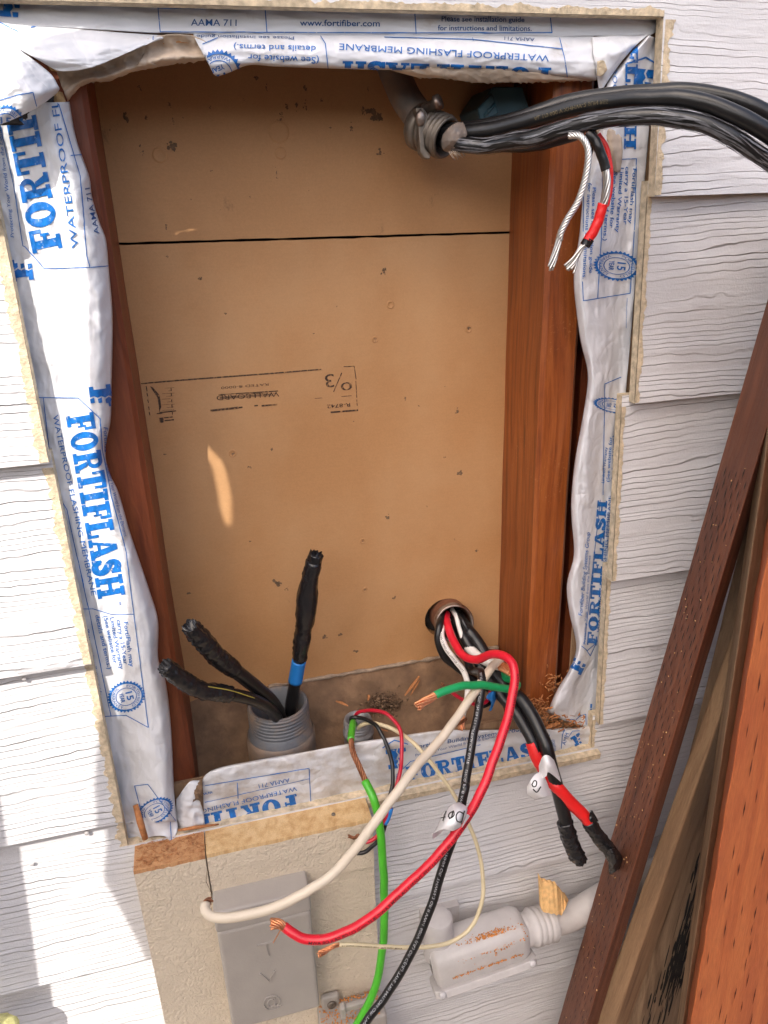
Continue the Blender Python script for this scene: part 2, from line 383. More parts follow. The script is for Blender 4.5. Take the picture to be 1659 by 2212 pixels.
def prism(poly, yf, yb, side=0, front=0):
    """poly [(x,z)] ; yf, yb functions of (x,z)"""
    n = len(poly)
    area = sum(poly[i][0] * poly[(i + 1) % n][1] - poly[(i + 1) % n][0] * poly[i][1] for i in range(n))
    if area < 0: poly = poly[::-1]
    V = [(x, yf(x, z), z) for x, z in poly] + [(x, yb(x, z), z) for x, z in poly]
    tri = tessellate_polygon([[Vector((x, z, 0)) for x, z in poly]])
    F = []; mi = []
    for t in tri:
        a, b_, c = t
        p = poly; s = (p[b_][0] - p[a][0]) * (p[c][1] - p[a][1]) - (p[c][0] - p[a][0]) * (p[b_][1] - p[a][1])
        if s < 0: b_, c = c, b_
        F.append([a, b_, c]); mi.append(front); F.append([n + a, n + c, n + b_]); mi.append(front)
    for i in range(n):
        j = (i + 1) % n; F.append([j, i, n + i, n + j]); mi.append(side)
    return V, F, mi
def ico(c, r, sub=1, jit=.25, squash=(1, 1, 1)):
    bm = bmesh.new(); bmesh.ops.create_icosphere(bm, subdivisions=sub, radius=1)
    V = [np.array(c) + r * np.array(v.co) * np.array(squash) * (1 + jit * random.uniform(-1, 1)) for v in bm.verts]
    F = [[v.index for v in f.verts] for f in bm.faces]; bm.free(); return V, F
def nz(x, y, z=0.): return noise.noise(Vector((x, y, z)))
def bevel(o, w, seg=2):
    md = o.modifiers.new('bevel', 'BEVEL'); md.width = w; md.segments = seg; md.limit_method = 'ANGLE'; md.angle_limit = math.radians(40); return o

# ------------------------------------------------------------------ printed lettering laid on surfaces
_txt = {}
def text2d(s, bold=0.0):
    """returns triangles in cap-height units, x from 0"""
    key = (s, bold)
    if key in _txt: return _txt[key]
    cu = bpy.data.curves.new('t', 'FONT'); cu.body = s; cu.size = 1; cu.resolution_u = 3; cu.dimensions = '2D'; cu.fill_mode = 'BOTH'; cu.offset = bold
    ob = bpy.data.objects.new('t', cu); COL.objects.link(ob)
    dg = bpy.context.evaluated_depsgraph_get(); dg.update()
    me = ob.evaluated_get(dg).to_mesh()
    me.calc_loop_triangles()
    V = np.array([v.co[:2] for v in me.vertices]).reshape(-1, 2); F = [list(t.vertices) for t in me.loop_triangles]
    ob.evaluated_get(dg).to_mesh_clear(); bpy.data.objects.remove(ob); bpy.data.curves.remove(cu)
    if len(V): V = V / .73; V[:, 0] -= V[:, 0].min()
    _txt[key] = (V, F); return V, F
def rects(*rs): return [[(a, c), (b, c), (b, d), (a, d)] for a, b, c, d in rs]
def ringpoly(cx, cy, ro, ri, a0, a1, n, ky=1., kyi=None):
    kyi = kyi or ky; out = []
    for i in range(n):
        t0 = a0 + (a1 - a0) * i / n; t1 = a0 + (a1 - a0) * (i + 1) / n
        out.append([(cx + ri * math.cos(t0), cy + ri * kyi * math.sin(t0)), (cx + ro * math.cos(t0), cy + ro * ky * math.sin(t0)),
                    (cx + ro * math.cos(t1), cy + ro * ky * math.sin(t1)), (cx + ri * math.cos(t1), cy + ri * kyi * math.sin(t1))])
    return out
def sstroke():
    pts = [(.60, .70), (.56, .82), (.42, .91), (.26, .88), (.18, .76), (.24, .62), (.42, .52), (.58, .41), (.63, .25), (.54, .12), (.36, .08), (.2, .14), (.12, .30)]
    P = cat(pts, 22); T = np.gradient(P, axis=0); T /= np.linalg.norm(T, axis=1)[:, None]; N = np.stack([-T[:, 1], T[:, 0]], 1)
    w = .115 + .03 * np.sin(np.linspace(0, math.pi, 22)); out = []
    for i in range(21):
        out.append([tuple(P[i] + N[i] * w[i]), tuple(P[i] - N[i] * w[i]), tuple(P[i + 1] - N[i + 1] * w[i + 1]), tuple(P[i + 1] + N[i + 1] * w[i + 1])])
    return out + rects((.56, .72, .64, 1.0), (.02, .16, 0, .36))
SLAB = {
 'I': (.60, rects((.13, .43, .15, .85), (0, .56, 0, .15), (0, .56, .85, 1))),
 'F': (.86, rects((.11, .41, .15, .85), (0, .54, 0, .15), (0, .80, .85, 1), (.66, .80, .60, .85), (.41, .55, .45, .57), (.55, .64, .36, .66))),
 'T': (.88, rects((0, .82, .85, 1), (0, .13, .58, .85), (.69, .82, .58, .85), (.26, .56, .15, .85), (.14, .68, 0, .15))),
 'L': (.84, rects((.11, .41, .15, .85), (0, .54, .85, 1), (0, .78, 0, .15), (.64, .78, .15, .42))),
 'H': (1.06, rects((.09, .36, .15, .85), (.64, .91, .15, .85), (0, .45, 0, .15), (0, .45, .85, 1), (.55, 1.0, 0, .15), (.55, 1.0, .85, 1), (.36, .64, .43, .57))),
 'O': (.96, ringpoly(.45, .5, .45, .15, 0, 2 * math.pi, 28, .5 / .45, .34 / .15)),
 'R': (.98, rects((.11, .39, .15, .85), (0, .5, 0, .15), (0, .39, .85, 1), (.39, .52, .85, 1), (.39, .50, .46, .60)) +
      ringpoly(.5, .73, .33, .13, -math.pi / 2, math.pi / 2, 12, .27 / .33, .13 / .13) + [[(.46, .46), (.66, .46), (.84, .15), (.58, .15)]] + rects((.58, .94, 0, .15))),
 'A': (1.0, [[(.12, .15), (.25, .15), (.52, 1.0), (.36, 1.0)], [(.58, .15), (.90, .15), (.62, 1.0), (.521, 1.0), (.43, .82)]] + rects((0, .36, 0, .15), (.50, 1.0, 0, .15), (.30, .60, .30, .42))),
 'S': (.82, sstroke()),
}
def slab2d(s):
    polys = []; x = 0
    for ch in s:
        w, ps = SLAB[ch]; polys += [[(px + x, py) for px, py in p] for p in ps]; x += w
    return polys, x - .06
class Decal:
    """flat print: polygons in picture units are laid on the sheet they are seen on"""
    def __init__(self, geo, off=.0004):
        V, F = geo[0], geo[1]; self.bvh = BVHTree.FromPolygons([tuple(v) for v in V], [list(f) for f in F]); self.V = []; self.F = []; self.off = off; self.k = 0
    def tris(self, V2, F, lmax=5.):
        V2 = np.array(V2, float)
        if not len(V2): return
        bm = bmesh.new(); vs_ = [bm.verts.new((x, y, 0)) for x, y in V2]
        for f in F:
            try: bm.faces.new([vs_[i] for i in f])
            except ValueError: pass
        for _ in range(5):
            es = [e for e in bm.edges if e.calc_length() > lmax]
            if not es: break
            bmesh.ops.subdivide_edges(bm, edges=es, cuts=1); bmesh.ops.triangulate(bm, faces=[f for f in bm.faces if len(f.verts) > 3])
        bm.verts.index_update(); self.k += 1
        o = Vector(CAM); idx = {}
        extra = self.off + .00002 * (self.k % 9)
        for v in bm.verts:
            p = at(v.co.x, v.co.y, 0.0); d = (Vector(p) - o).normalized()
            h = self.bvh.ray_cast(o, d, 3.0)
            if h[0] is None: continue
            n = h[1] if h[1].dot(d) < 0 else -h[1]
            idx[v.index] = len(self.V); self.V.append(tuple(h[0] + n * extra))
        for f in bm.faces:
            ii = [idx.get(v.index) for v in f.verts]
            if None in ii: continue
            P = [np.array(self.V[i]) for i in ii]
            if max(np.linalg.norm(P[a] - P[a - 1]) for a in range(len(P))) > .02: continue
            self.F.append(ii)
        bm.free()
    def poly(self, pts, lmax=5.):
        self.tris(pts, [list(range(len(pts)))], lmax)
    def line(self, pts, w=1.6):
        P = np.array(pts, float)
        for a, b in zip(P[:-1], P[1:]):
            d = b - a; L = np.linalg.norm(d)
            if L < 1e-6: continue
            n = np.array([-d[1], d[0]]) / L * w / 2; e = d / L * w * .3
            self.poly([a - n - e, b - n + e, b + n + e, a + n - e])
    def xf(self, V2, W, p0, p1, h, shear=0.):
        p0 = np.array(p0, float); p1 = np.array(p1, float); d = (p1 - p0)
        e = d / np.linalg.norm(d); up = np.array([e[1], -e[0]])
        V2 = np.array(V2, float); return p0 + V2[:, :1] / W * d + V2[:, 1:2] * (up + shear * e) * h
    def text(self, s, p0, p1, h, bold=.0, shear=0.):
        V, F = text2d(s, bold)
        if len(V): self.tris(self.xf(V, V[:, 0].max(), p0, p1, h, shear), F)
    def slab(self, s, p0, p1, h, shear=0.):
        ps, W = slab2d(s)
        for p in ps: self.poly(self.xf(p, W, p0, p1, h, shear), 5.)
    def seal(self, c, r, ang, sq=1.0, words=('15', 'YEAR'), sqang=None):
        """saw edged ring with words; ang = reading direction in degrees (0 = upright)"""
        c = np.array(c, float); a0 = math.radians(ang); ca, sa = math.cos(a0), math.sin(a0)
        def tr(x, y):   # local (x right, y up) to picture, squashed across x
            X = x * sq; Y = y
            return c + np.array([X * ca - (-Y) * sa * 1.0, X * sa + (-Y) * ca])
        n = 32
        for i in range(n):
            t0 = 2 * math.pi * i / n; t1 = 2 * math.pi * (i + 1) / n; tm = (t0 + t1) / 2
            self.poly([tr(r * .88 * math.cos(t0), r * .88 * math.sin(t0)), tr(r * math.cos(tm), r * math.sin(tm)), tr(r * .88 * math.cos(t1), r * .88 * math.sin(t1)),
                       tr(r * .80 * math.cos(t1), r * .80 * math.sin(t1)), tr(r * .80 * math.cos(t0), r * .80 * math.sin(t0))])
        for i in range(n):
            t0 = 2 * math.pi * i / n; t1 = 2 * math.pi * (i + 1) / n
            self.poly([tr(r * .56 * math.cos(t0), r * .56 * math.sin(t0)), tr(r * .56 * math.cos(t1), r * .56 * math.sin(t1)), tr(r * .52 * math.cos(t1), r * .52 * math.sin(t1)), tr(r * .52 * math.cos(t0), r * .52 * math.sin(t0))])
        def mid(s, y, h, w):
            V, F = text2d(s, .02)
            V2 = [tr((x / V[:, 0].max() - .5) * w, y + yy * h) for x, yy in V]; self.tris(V2, F)
        mid(words[0], r * .02, r * .36, r * .52); mid(words[1], -r * .32, r * .22, r * .62)
        def arc(s, top):
            V, F = text2d(s); W = V[:, 0].max(); span = math.radians(150 if top else 130)
            out = []
            for x, y in V:
                if top: t = math.pi / 2 + span / 2 - span * x / W; rr = r * (.60 + .16 * y)
                else: t = -math.pi / 2 - span / 2 + span * x / W; rr = r * (.76 - .16 * y)
                out.append(tr(rr * math.cos(t), rr * math.sin(t)))
            self.tris(out, F)
        arc('FORTISHIELD', True); arc('WARRANTY', False)
    def flogo(self, c, h, ang):
        """stepped F mark with a wavy split"""
        c = np.array(c, float); a0 = math.radians(ang); ca, sa = math.cos(a0), math.sin(a0)
        def tr(x, y): return c + h * np.array([x * ca + y * sa, x * sa - y * ca])
        wave = [(.10, .5), (.04, .34), (.12, .18), (.02, .02), (.08, -.14), (-.02, -.30), (.03, -.5)]
        g_ = .035
        for p in ([(-.52, .5), (-.52, .28), (-.34, .28), (-.34, -.28), (-.5, -.28), (-.5, -.5)] + [(x - g_, y) for x, y in wave[::-1]],
                  [(x + g_, y) for x, y in wave[:3]] + [(.36, .18), (.36, .30), (.52, .30), (.52, .5)],
                  [(x + g_, y) for x, y in wave[3:5]] + [(.30, -.14), (.30, .02)], [(wave[5][0] + g_, -.30), (wave[6][0] + g_, -.5), (.26, -.5), (.26, -.30)],
                  [(-.66, .60), (0, .90), (.66, .60), (.66, .66), (0, .97), (-.66, .66)]):
            self.tris([tr(x, y) for x, y in p], [list(t) for t in tessellate_polygon([[Vector((x, y, 0)) for x, y in p]])])
    def geo(self): return self.V, self.F
    def emit(self, parent, mat='ink', name='printed_lettering'):
        if self.F: return part(name, self.geo(), mat, parent, smooth=True, kind='stuff')

def poly_at(pl, t):
    P = np.array(pl, float); s = np.r_[0, np.cumsum(np.linalg.norm(np.diff(P, axis=0), axis=1))]; s /= s[-1]
    return np.array([np.interp(t, s, P[:, j]) for j in range(P.shape[1])])
def sheet_rows(rows, ns, nt):
    """rows: list of lists of (u,v,y) -> smooth dense grid of world points, ns across, nt down"""
    m = max(len(r) for r in rows)
    A = np.array([cat(r, ns) for r in rows])            # rows x ns x 3
    B = np.stack([cat(A[:, j], nt) for j in range(ns)], 1)  # nt x ns x 3
    return B
def grid_geo(B):
    nt, ns = B.shape[:2]
    V = [at(*B[i, j]) for i in range(nt) for j in range(ns)]
    F = [[i * ns + j, (i + 1) * ns + j, (i + 1) * ns + j + 1, i * ns + j + 1] for i in range(nt - 1) for j in range(ns - 1)]
    a = np.zeros(3); Va = np.array(V)
    for f in F[::7]:
        n = np.cross(Va[f[1]] - Va[f[0]], Va[f[3]] - Va[f[0]]); c = CAM - Va[f[0]]; a[0] += n @ c
    if a[0] < 0: F = [f[::-1] for f in F]
    return V, F
def crumple(B, amp, sc, seed, aniso=(1, 1), edge=0.):
    """wrinkles: creased noise added to depth; also ragged edges"""
    nt, ns = B.shape[:2]; B = B.copy()
    for i in range(nt):
        for j in range(ns):
            u, v = B[i, j, 0] / sc * aniso[0], B[i, j, 1] / sc * aniso[1]
            w = abs(nz(u, v, seed)) * 1.0 + .5 * abs(nz(u * 2.1 + .3 * nz(u, v, seed + 3), v * 2.1, seed + 7)) + .22 * abs(nz(u * 4.7, v * 4.7, seed + 9))
            B[i, j, 2] = min(B[i, j, 2] + amp * (w - .45), max(B[i, j, 2], .0128))
            if edge:
                e = max(0, 1 - min(j, ns - 1 - j) / 3.) if edge > 0 else 0
                B[i, j, 0] += edge * e * nz(v * 6, u, seed + 20)
    return B
# ================================================================== SETTING
part('ground', box(-6, 6, -8, 1.5, -1.75, -1.6), 'ground', kind='structure', smooth=False)

# board fence added behind the camera, unseen, to block low sky light
fen = thing('board_fence', 'brown board fence standing opposite the wall, out of frame', 'fence', (0, -2.4, -1.6))
for k in range(34): part('fence_board', box(-3.4 + k * .2, -3.4 + k * .2 + .185, -2.42, -2.40, -1.6, .42 + .01 * (k % 3)), 'roof_wood', fen, smooth=False)
# added unseen blocker overhead, its edge shaped so sun reaches only the wall's left
def up_sun(p, z):
    t = min((z - p[2]) / (-SUN[2]), .68 / SUN[1]); return np.array(p) - SUN * t
BLOCKER_Z = 0.45
edge_px = [(520, 2500), (400, 2214), (352, 2110), (322, 2045), (268, 1955), (236, 1905), (238, 1850), (232, 1790), (226, 1720), (226, 1600), (255, 1500), (280, 1400),
           (288, 1300), (278, 1200), (260, 1100), (248, 1060), (226, 1018), (222, 985), (216, 969), (314, 968), (313, 930), (306, 842), (289, 771), (275, 740), (230, 692), (222, 744), (230, 776), (246, 786), (258, 814), (270, 862), (282, 925), (298, 967), (214, 968), (214, 700), (214, 668), (202, 560), (190, 500), (180, 440), (170, 385), (146, 340), (130, 290), (122, 220), (136, 175),
           (158, 140), (171, 120), (177, 92), (203, 72), (221, 56), (208, 42), (160, 37), (146, 50), (90, 58), (52, 62), (37, 70), (20, 62), (-60, 55), (-250, 60),
           (-250, -140), (800, -160), (2000, -180), (2300, 1000), (1900, 2600)]
NEAR = len(edge_px) - 5
lip = [up_sun(at(u, v, 0.0), BLOCKER_Z) for u, v in edge_px]
# only a 10 cm strip follows the ragged edge; a sail far above shades the rest
inner = [up_sun(at(u + 190, v + (0 if v > 120 else -130), 0.0), BLOCKER_Z) for u, v in edge_px[:NEAR]]
lip = lip[:NEAR]
outline = [(p[0], p[1]) for p in lip] + [(p[0], p[1]) for p in inner[::-1]]
n_ = len(outline)
tri_ = tessellate_polygon([[Vector((x, y, 0)) for x, y in outline]])
ring_ = lip + inner[::-1]
gv = [tuple(p) for p in ring_] + [tuple(np.array(p) + (0, -.002, .02)) for p in ring_]
gf = [list(t) for t in tri_] + [[a + n_ for a in t][::-1] for t in tri_] + [[i, (i + 1) % n_, n_ + (i + 1) % n_, n_ + i] for i in range(n_)]
part('porch_roof', (gv, gf), 'roof_wood', smooth=False, label='weathered board porch roof above the siding, out of frame', cat='roof')
far = [(430, 2500), (330, 1950), (300, 1600), (370, 1250), (355, 800), (300, 400), (270, 150), (250, -20), (-250, 0), (-250, -160), (2050, -200), (2400, 1000), (2000, 2700)]  # added unseen shade high up, outline shaped to keep sun off the rest
caster = [np.array(at(u, v, 0.)) - SUN * 4.2 for u, v in far]
n_ = len(caster); tri_ = tessellate_polygon([[Vector((p[0], p[2], 0)) for p in caster]])
part('shade_sail', ([tuple(p) for p in caster] + [tuple(p + (0, -.01, 0)) for p in caster], [list(t) for t in tri_] + [[a + n_ for a in t][::-1] for t in tri_] + [[i, (i + 1) % n_, n_ + (i + 1) % n_, n_ + i] for i in range(n_)]), 'roof_wood', smooth=False, label='tan shade sail stretched high in front of the wall, out of frame', cat='shade sail')
# an added board at the left, unseen, shaped to shade the lower left corner
a_ = at(20, 1855, 0.); b_ = at(90, 2160, 0.); dz_ = b_ - a_
e0 = a_ - dz_ * 1.2; e1 = b_ + dz_ * 1.4
q0 = e0 - SUN * .62; q1 = e1 - SUN * .62
part('leaning_board', hexa([q1, q1 + (-.25, 0, 0), q1 + (-.25, -.02, 0), q1 + (0, -.02, 0), q0, q0 + (-.25, 0, 0), q0 + (-.25, -.02, 0), q0 + (0, -.02, 0)]),
     'roof_wood', smooth=False, label='plain board leaning left of the wall, out of frame', cat='board')

# ---------------- siding: every lapped plank is a piece of its own
wall = thing('siding_wall', 'pale lavender grey lapped siding wall with embossed wood grain, cut open around the panel', 'wall', (0, 0, -1.1))
ZB = [0.19, 0.003, -0.181, -0.372, -0.556, -0.748, -0.945, -1.14]      # butt heights, top to bottom
EXPO, TH = .19, .0105
def lapface(zb): return lambda x, z: -.0120 + (z - zb) / .205 * .0120
def jag(pts, amp, step=.006, seed=0):
    out = []
    for (a, b) in zip(pts[:-1], pts[1:]):
        a = np.array(a); b = np.array(b); L = np.linalg.norm(b - a); k = max(1, int(L / step)); d = (b - a) / max(L, 1e-9); n = np.array([-d[1], d[0]])
        for i in range(k):
            p = a + (b - a) * i / k; j = amp * (nz(p[0] * 160, p[1] * 160, seed) + .6 * nz(p[0] * 500, p[1] * 500, seed + 5)) if i else 0
            out.append(tuple(p + n * j))
    out.append(tuple(pts[-1])); return out
def plank(poly, zb, bare=None, seed=0):
    yf = lapface(zb)
    o = part('plank', prism(poly, yf, lambda x, z: yf(x, z) + TH, side=1), 'siding', wall, smooth=False, mats2=['bare_cement'])
    if bare:   # strip along the cut where the paint has broken away
        for cl, cr in bare:
            g = prism(cl + cr[::-1], lambda x, z: yf(x, z) - .0007, lambda x, z: yf(x, z) + .001, side=0)
            b = part('chipped_edge', g, 'bare_cement', o, smooth=False)
    return o
XL, XR, ZT, ZBO = -.124, .4015, .138, -.595
lx = {0: -.124, 1: -.124, 2: -.124, 3: -.1245, 4: -.124}
def strip(x, z0, z1, w, sgn, seed):
    """two polylines: the cut itself and the ragged paint line"""
    cut = [(x, z0), (x, z1)]; zs = np.linspace(z0, z1, 110)
    rag = [(x + sgn * w * max(.12, 1 + .55 * nz(z * 40, seed) + .5 * nz(z * 130, seed + 3) + .35 * nz(z * 380, seed + 8)), z) for z in zs]
    return cut, [tuple(p) for p in rag]
def topstrip(x0, x1, z, w, seed):
    xs = np.linspace(x0, x1, 240)
    return [(x0, z), (x1, z)], [(x, z + w * max(.1, 1 + .6 * nz(x * 45, seed) + .5 * nz(x * 150, seed + 3) + .3 * nz(x * 420, seed + 5))) for x in xs]
BIGL, BIGR = -.62, 1.25
# above the opening
plank([(BIGL, .19), (BIGR, .19), (BIGR, .385), (BIGL, .385)], .19)
plank([(BIGL, .003), (XL, .003), (XL, ZT), (.403, ZT), (.405, .003), (BIGR, .003), (BIGR, .20), (BIGL, .20)], .003,
      [strip(XL, .004, .136, .0068, -1, 1), topstrip(XL, .403, ZT, .0048, 2), strip(.405, .004, .136, .006, 1, 4)])
# left planks
for i, zb in enumerate([-.181, -.372, -.556]):
    zt = zb + .197; x = XL + [0, .0005, -.0008][i]
    plank([(BIGL, zb), (x, zb), (x, zt), (BIGL, zt)], zb, [strip(x, zb + .001, zb + .184, .0070, -1, 11 + i)])
# right planks, each cut at a slightly different place
xa = at(1386, 600, -.004)[0]; xb = at(1332, 1040, -.004)[0]; xc = at(1303, 1380, -.004)[0]
for i, (zb, x) in enumerate([(-.181, xa), (-.372, xb), (-.556, xc)]):
    plank([(x, zb), (BIGR, zb), (BIGR, zb + .197), (x, zb + .197)], zb, [strip(x, zb + .001, zb + .186, .0042, 1, 31 + i)])
# planks below
xd = at(1283, 1560, -.004)[0]
plank([(BIGL, -.748), (BIGR, -.748), (BIGR, -.551), (xd, -.551), (xd, ZBO), (-.127, ZBO), (-.127, -.551), (BIGL, -.551)], -.748,
      [strip(-.127, ZBO + .001, -.557, .0075, -1, 40), strip(xd, ZBO + .001, -.557, .004, 1, 41)])
for zb in (-.945, -1.14):
    plank([(BIGL, zb), (BIGR, zb), (BIGR, zb + .197), (BIGL, zb + .197)], zb)
# nail heads and dents in the paint
for (u, v) in [(1412, 760), (1366, 1172), (1408, 1500), (1330, 1490), c7(140, 485), c7(375, 350), c2(1250, 690), c5(105, 790)]:
    p = at(u, v, -.006)
    V, F = ico(p, .0022, 2, .22, (1, .5, 1)); part('nail_head', (V, F), 'nail', wall)
# pine ledge left along the bottom cut
def ledge(pts_top, pts_bot, yb, yf, name, mat, par=None, **kw):
    pass

# ---------------- framing
YB, YF = .107, .020
XJ0, XJ1 = -.0532, .3214
def stud(name, x0, x1, mat, label):
    V = []; zs = np.linspace(-.64, .26, 60); F = []
    for i, z in enumerate(zs):
        w = .0012 * nz(z * 9, x0 * 50)
        V += [(x0 + w, YF + .004, z), (x0 + .004 + w, YF, z), (x1 - .004 + w, YF, z), (x1 + w, YF + .004, z), (x1 + w, YB, z), (x0 + w, YB, z)]
    n = 6
    F = [[i * n + k, i * n + (k + 1) % n, (i + 1) * n + (k + 1) % n, (i + 1) * n + k] for i in range(len(zs) - 1) for k in range(n)] + [[5, 4, 3, 2, 1, 0], [(len(zs) - 1) * n + k for k in range(n)]]
    return part(name, (V, F), mat, smooth=False, label=label, cat='stud')
stud('wall_stud', XJ0 - .038, XJ0, 'stud_red', 'dark red-brown wooden stud at the left side of the opening')
st_r = stud('wall_stud', XJ1, XJ1 + .038, 'stud', 'orange-brown wooden stud at the right side of the opening')
part('wall_stud', box(XJ1 + .054, XJ1 + .092, YF + .022, YB, -.64, .26), 'stud_red', smooth=False, label='second wooden stud mostly hidden behind the right flashing strip', cat='stud')
part('cavity_back', box(-.30, .60, YB + .014, YB + .03, -.75, .32), 'char', kind='structure', smooth=False)  # near-black backing, the shade of the gaps put into its colour
# outer sheathing that the flashing is stuck on
shz = thing('sheathing_frame', 'rough plywood sheathing edge around the opening under the flashing', 'sheathing', (.14, .016, -.62))
part('side_panel', box(-.30, -.086, .0150, .0195, -.70, .30), 'lumber_tan', shz, smooth=False)
part('side_panel', box(.372, .62, .0150, .0195, -.70, .30), 'lumber_tan', shz, smooth=False)
part('top_panel', box(-.086, .372, .0150, .0195, .112, .30), 'lumber_tan', shz, smooth=False)
part('bottom_panel', box(-.086, .372, .0150, .0195, -.70, -.545), 'lumber_tan', shz, smooth=False)
part('header_beam', box(-.30, .60, YF, YB, .135, .30), 'stud_red', smooth=False, label='dark wooden header across the top of the opening', cat='beam')

# ---------------- gypsum boards at the back
zs0 = at(255, 527, YB)[2]; zs1 = at(1105, 502, YB)[2]
def seam(x, o): return zs0 + (zs1 - zs0) * (x - XJ0) / (XJ1 - XJ0) + o
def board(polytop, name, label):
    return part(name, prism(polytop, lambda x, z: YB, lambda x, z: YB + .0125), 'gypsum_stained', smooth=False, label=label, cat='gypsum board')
xs_ = np.linspace(-.09, .36, 60)
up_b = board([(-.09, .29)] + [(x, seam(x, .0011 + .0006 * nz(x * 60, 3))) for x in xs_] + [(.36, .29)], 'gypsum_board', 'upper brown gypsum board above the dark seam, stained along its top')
lo_g = [(-.09, -.52)] + [(x, seam(x, -.0011 + .0006 * nz(x * 60, 9))) for x in xs_] + [(.36, -.52)]
hc = at(*z5(375, 280), YB); HR = .0255                              # hole for the nipple
def with_hole(poly):
    # board drawn as a ring fan: outline + hole bridged
    k = 40; hole = [(hc[0] + HR * (1 + .03 * nz(i * .9, 2)) * math.cos(2 * math.pi * i / k), hc[2] + HR * (1 + .03 * nz(i * .9, 5)) * math.sin(2 * math.pi * i / k)) for i in range(k)]
    return poly, hole
poly, hole = with_hole(lo_g)
tri = tessellate_polygon([[Vector((x, z, 0)) for x, z in poly], [Vector((x, z, 0)) for x, z in hole]])
allp = poly + hole; n = len(allp)
V = [(x, YB, z) for x, z in allp] + [(x, YB + .0125, z) for x, z in allp]
F = []
for t in tri:
    a, b, c = t; s = (allp[b][0] - allp[a][0]) * (allp[c][1] - allp[a][1]) - (allp[c][0] - allp[a][0]) * (allp[b][1] - allp[a][1])
    if s < 0: b, c = c, b
    F.append([a, b, c])
np_, nh = len(poly), len(hole)
F += [[i, (i + 1) % np_, n + (i + 1) % np_, n + i] for i in range(np_)] + [[np_ + i, np_ + (i + 1) % nh, n + np_ + (i + 1) % nh, n + np_ + i] for i in range(nh)]
lo_b = part('gypsum_board', (V, F), 'gypsum', smooth=False, label='lower brown gypsum board with faded black factory stamps', cat='gypsum board')
flat = ([(-.3, YB, -.8), (.7, YB, -.8), (.7, YB, .4), (-.3, YB, .4)], [[0, 1, 2, 3]])
d = Decal(flat, .0003)
d.poly([c3(610, 618), c3(760, 604), c3(1150, 575), c3(1388, 556), c3(1388, 561), c3(1150, 581), c3(760, 610), c3(610, 623)])
d.line([c3(1165, 576), c3(1300, 566)], 2.2)
for seg in ([(1485, 547), (1530, 545)], [(1530, 545), (1538, 600)], [(1537, 610), (1541, 680)], [(1541, 690), (1543, 715)]): d.line([c3(*p) for p in seg], 1.5)
d.line([c3(1430, 744), c3(1545, 735)], 3.4); d.line([c3(912, 737), c3(1028, 724)], 4.5); d.line([c3(1100, 716), c3(1112, 715)], 3); d.line([c3(1132, 716), c3(1196, 711)], 3.6); d.line([c3(1032, 724), c3(1046, 722)], 3)
for y in (632, 640, 662, 690, 720, 744): d.line([c3(630 + (y - 620) * .12, y), c3(633 + (y - 620) * .12, y + 12)], 2)
for y in (640, 662, 690, 712, 744): d.line([c3(738 + (y - 620) * .05, y), c3(739 + (y - 620) * .05, y + 11)], 2)
d.poly([c3(648, 632), c3(658, 634), c3(690, 670), c3(697, 720), c3(688, 745), c3(686, 715), c3(680, 680)]); d.line([c3(690, 745), c3(760, 738)], 2.2); d.line([c3(678, 750), c3(700, 748)], 2)
d.poly([c3(688, 768), c3(706, 766), c3(708, 788), c3(690, 790)]); d.line([c3(710, 768), c3(745, 764)], 2.2); d.line([c3(712, 780), c3(750, 776)], 2.6)
for k in range(9): d.line([c3(695 + random.random() * 40, 640 + k * 12), c3(735 + random.random() * 20, 637 + k * 12)], .7)
d.text('3', c3(1440, 578), c3(1402, 582), 30, .0); d.text('0', c3(1519, 612), c3(1470, 618), 18, .0); d.line([c3(1441, 655), c3(1476, 574)], 1.8); d.line([c3(1475, 676), c3(1518, 672)], 1.2)
d.text('R-8742', c3(1512, 704), c3(1412, 712), 8, .01)
d.text('WALLBOARD', c3(1205, 655), c3(935, 672), 11, .0); d.line([c3(945, 668), c3(1200, 652)], 2.); d.text('RATED 8-0000', c3(1160, 618), c3(955, 634), 5.5, 0)
for k in range(5): d.line([c3(950, 678 + k * 2), c3(1150 + random.random() * 50, 660 + k * 3)], .6)
d.line([c3(1360, 684), c3(1392, 682)], 1); 
d.emit(lo_b, 'ink_stamp', 'factory_stamp')
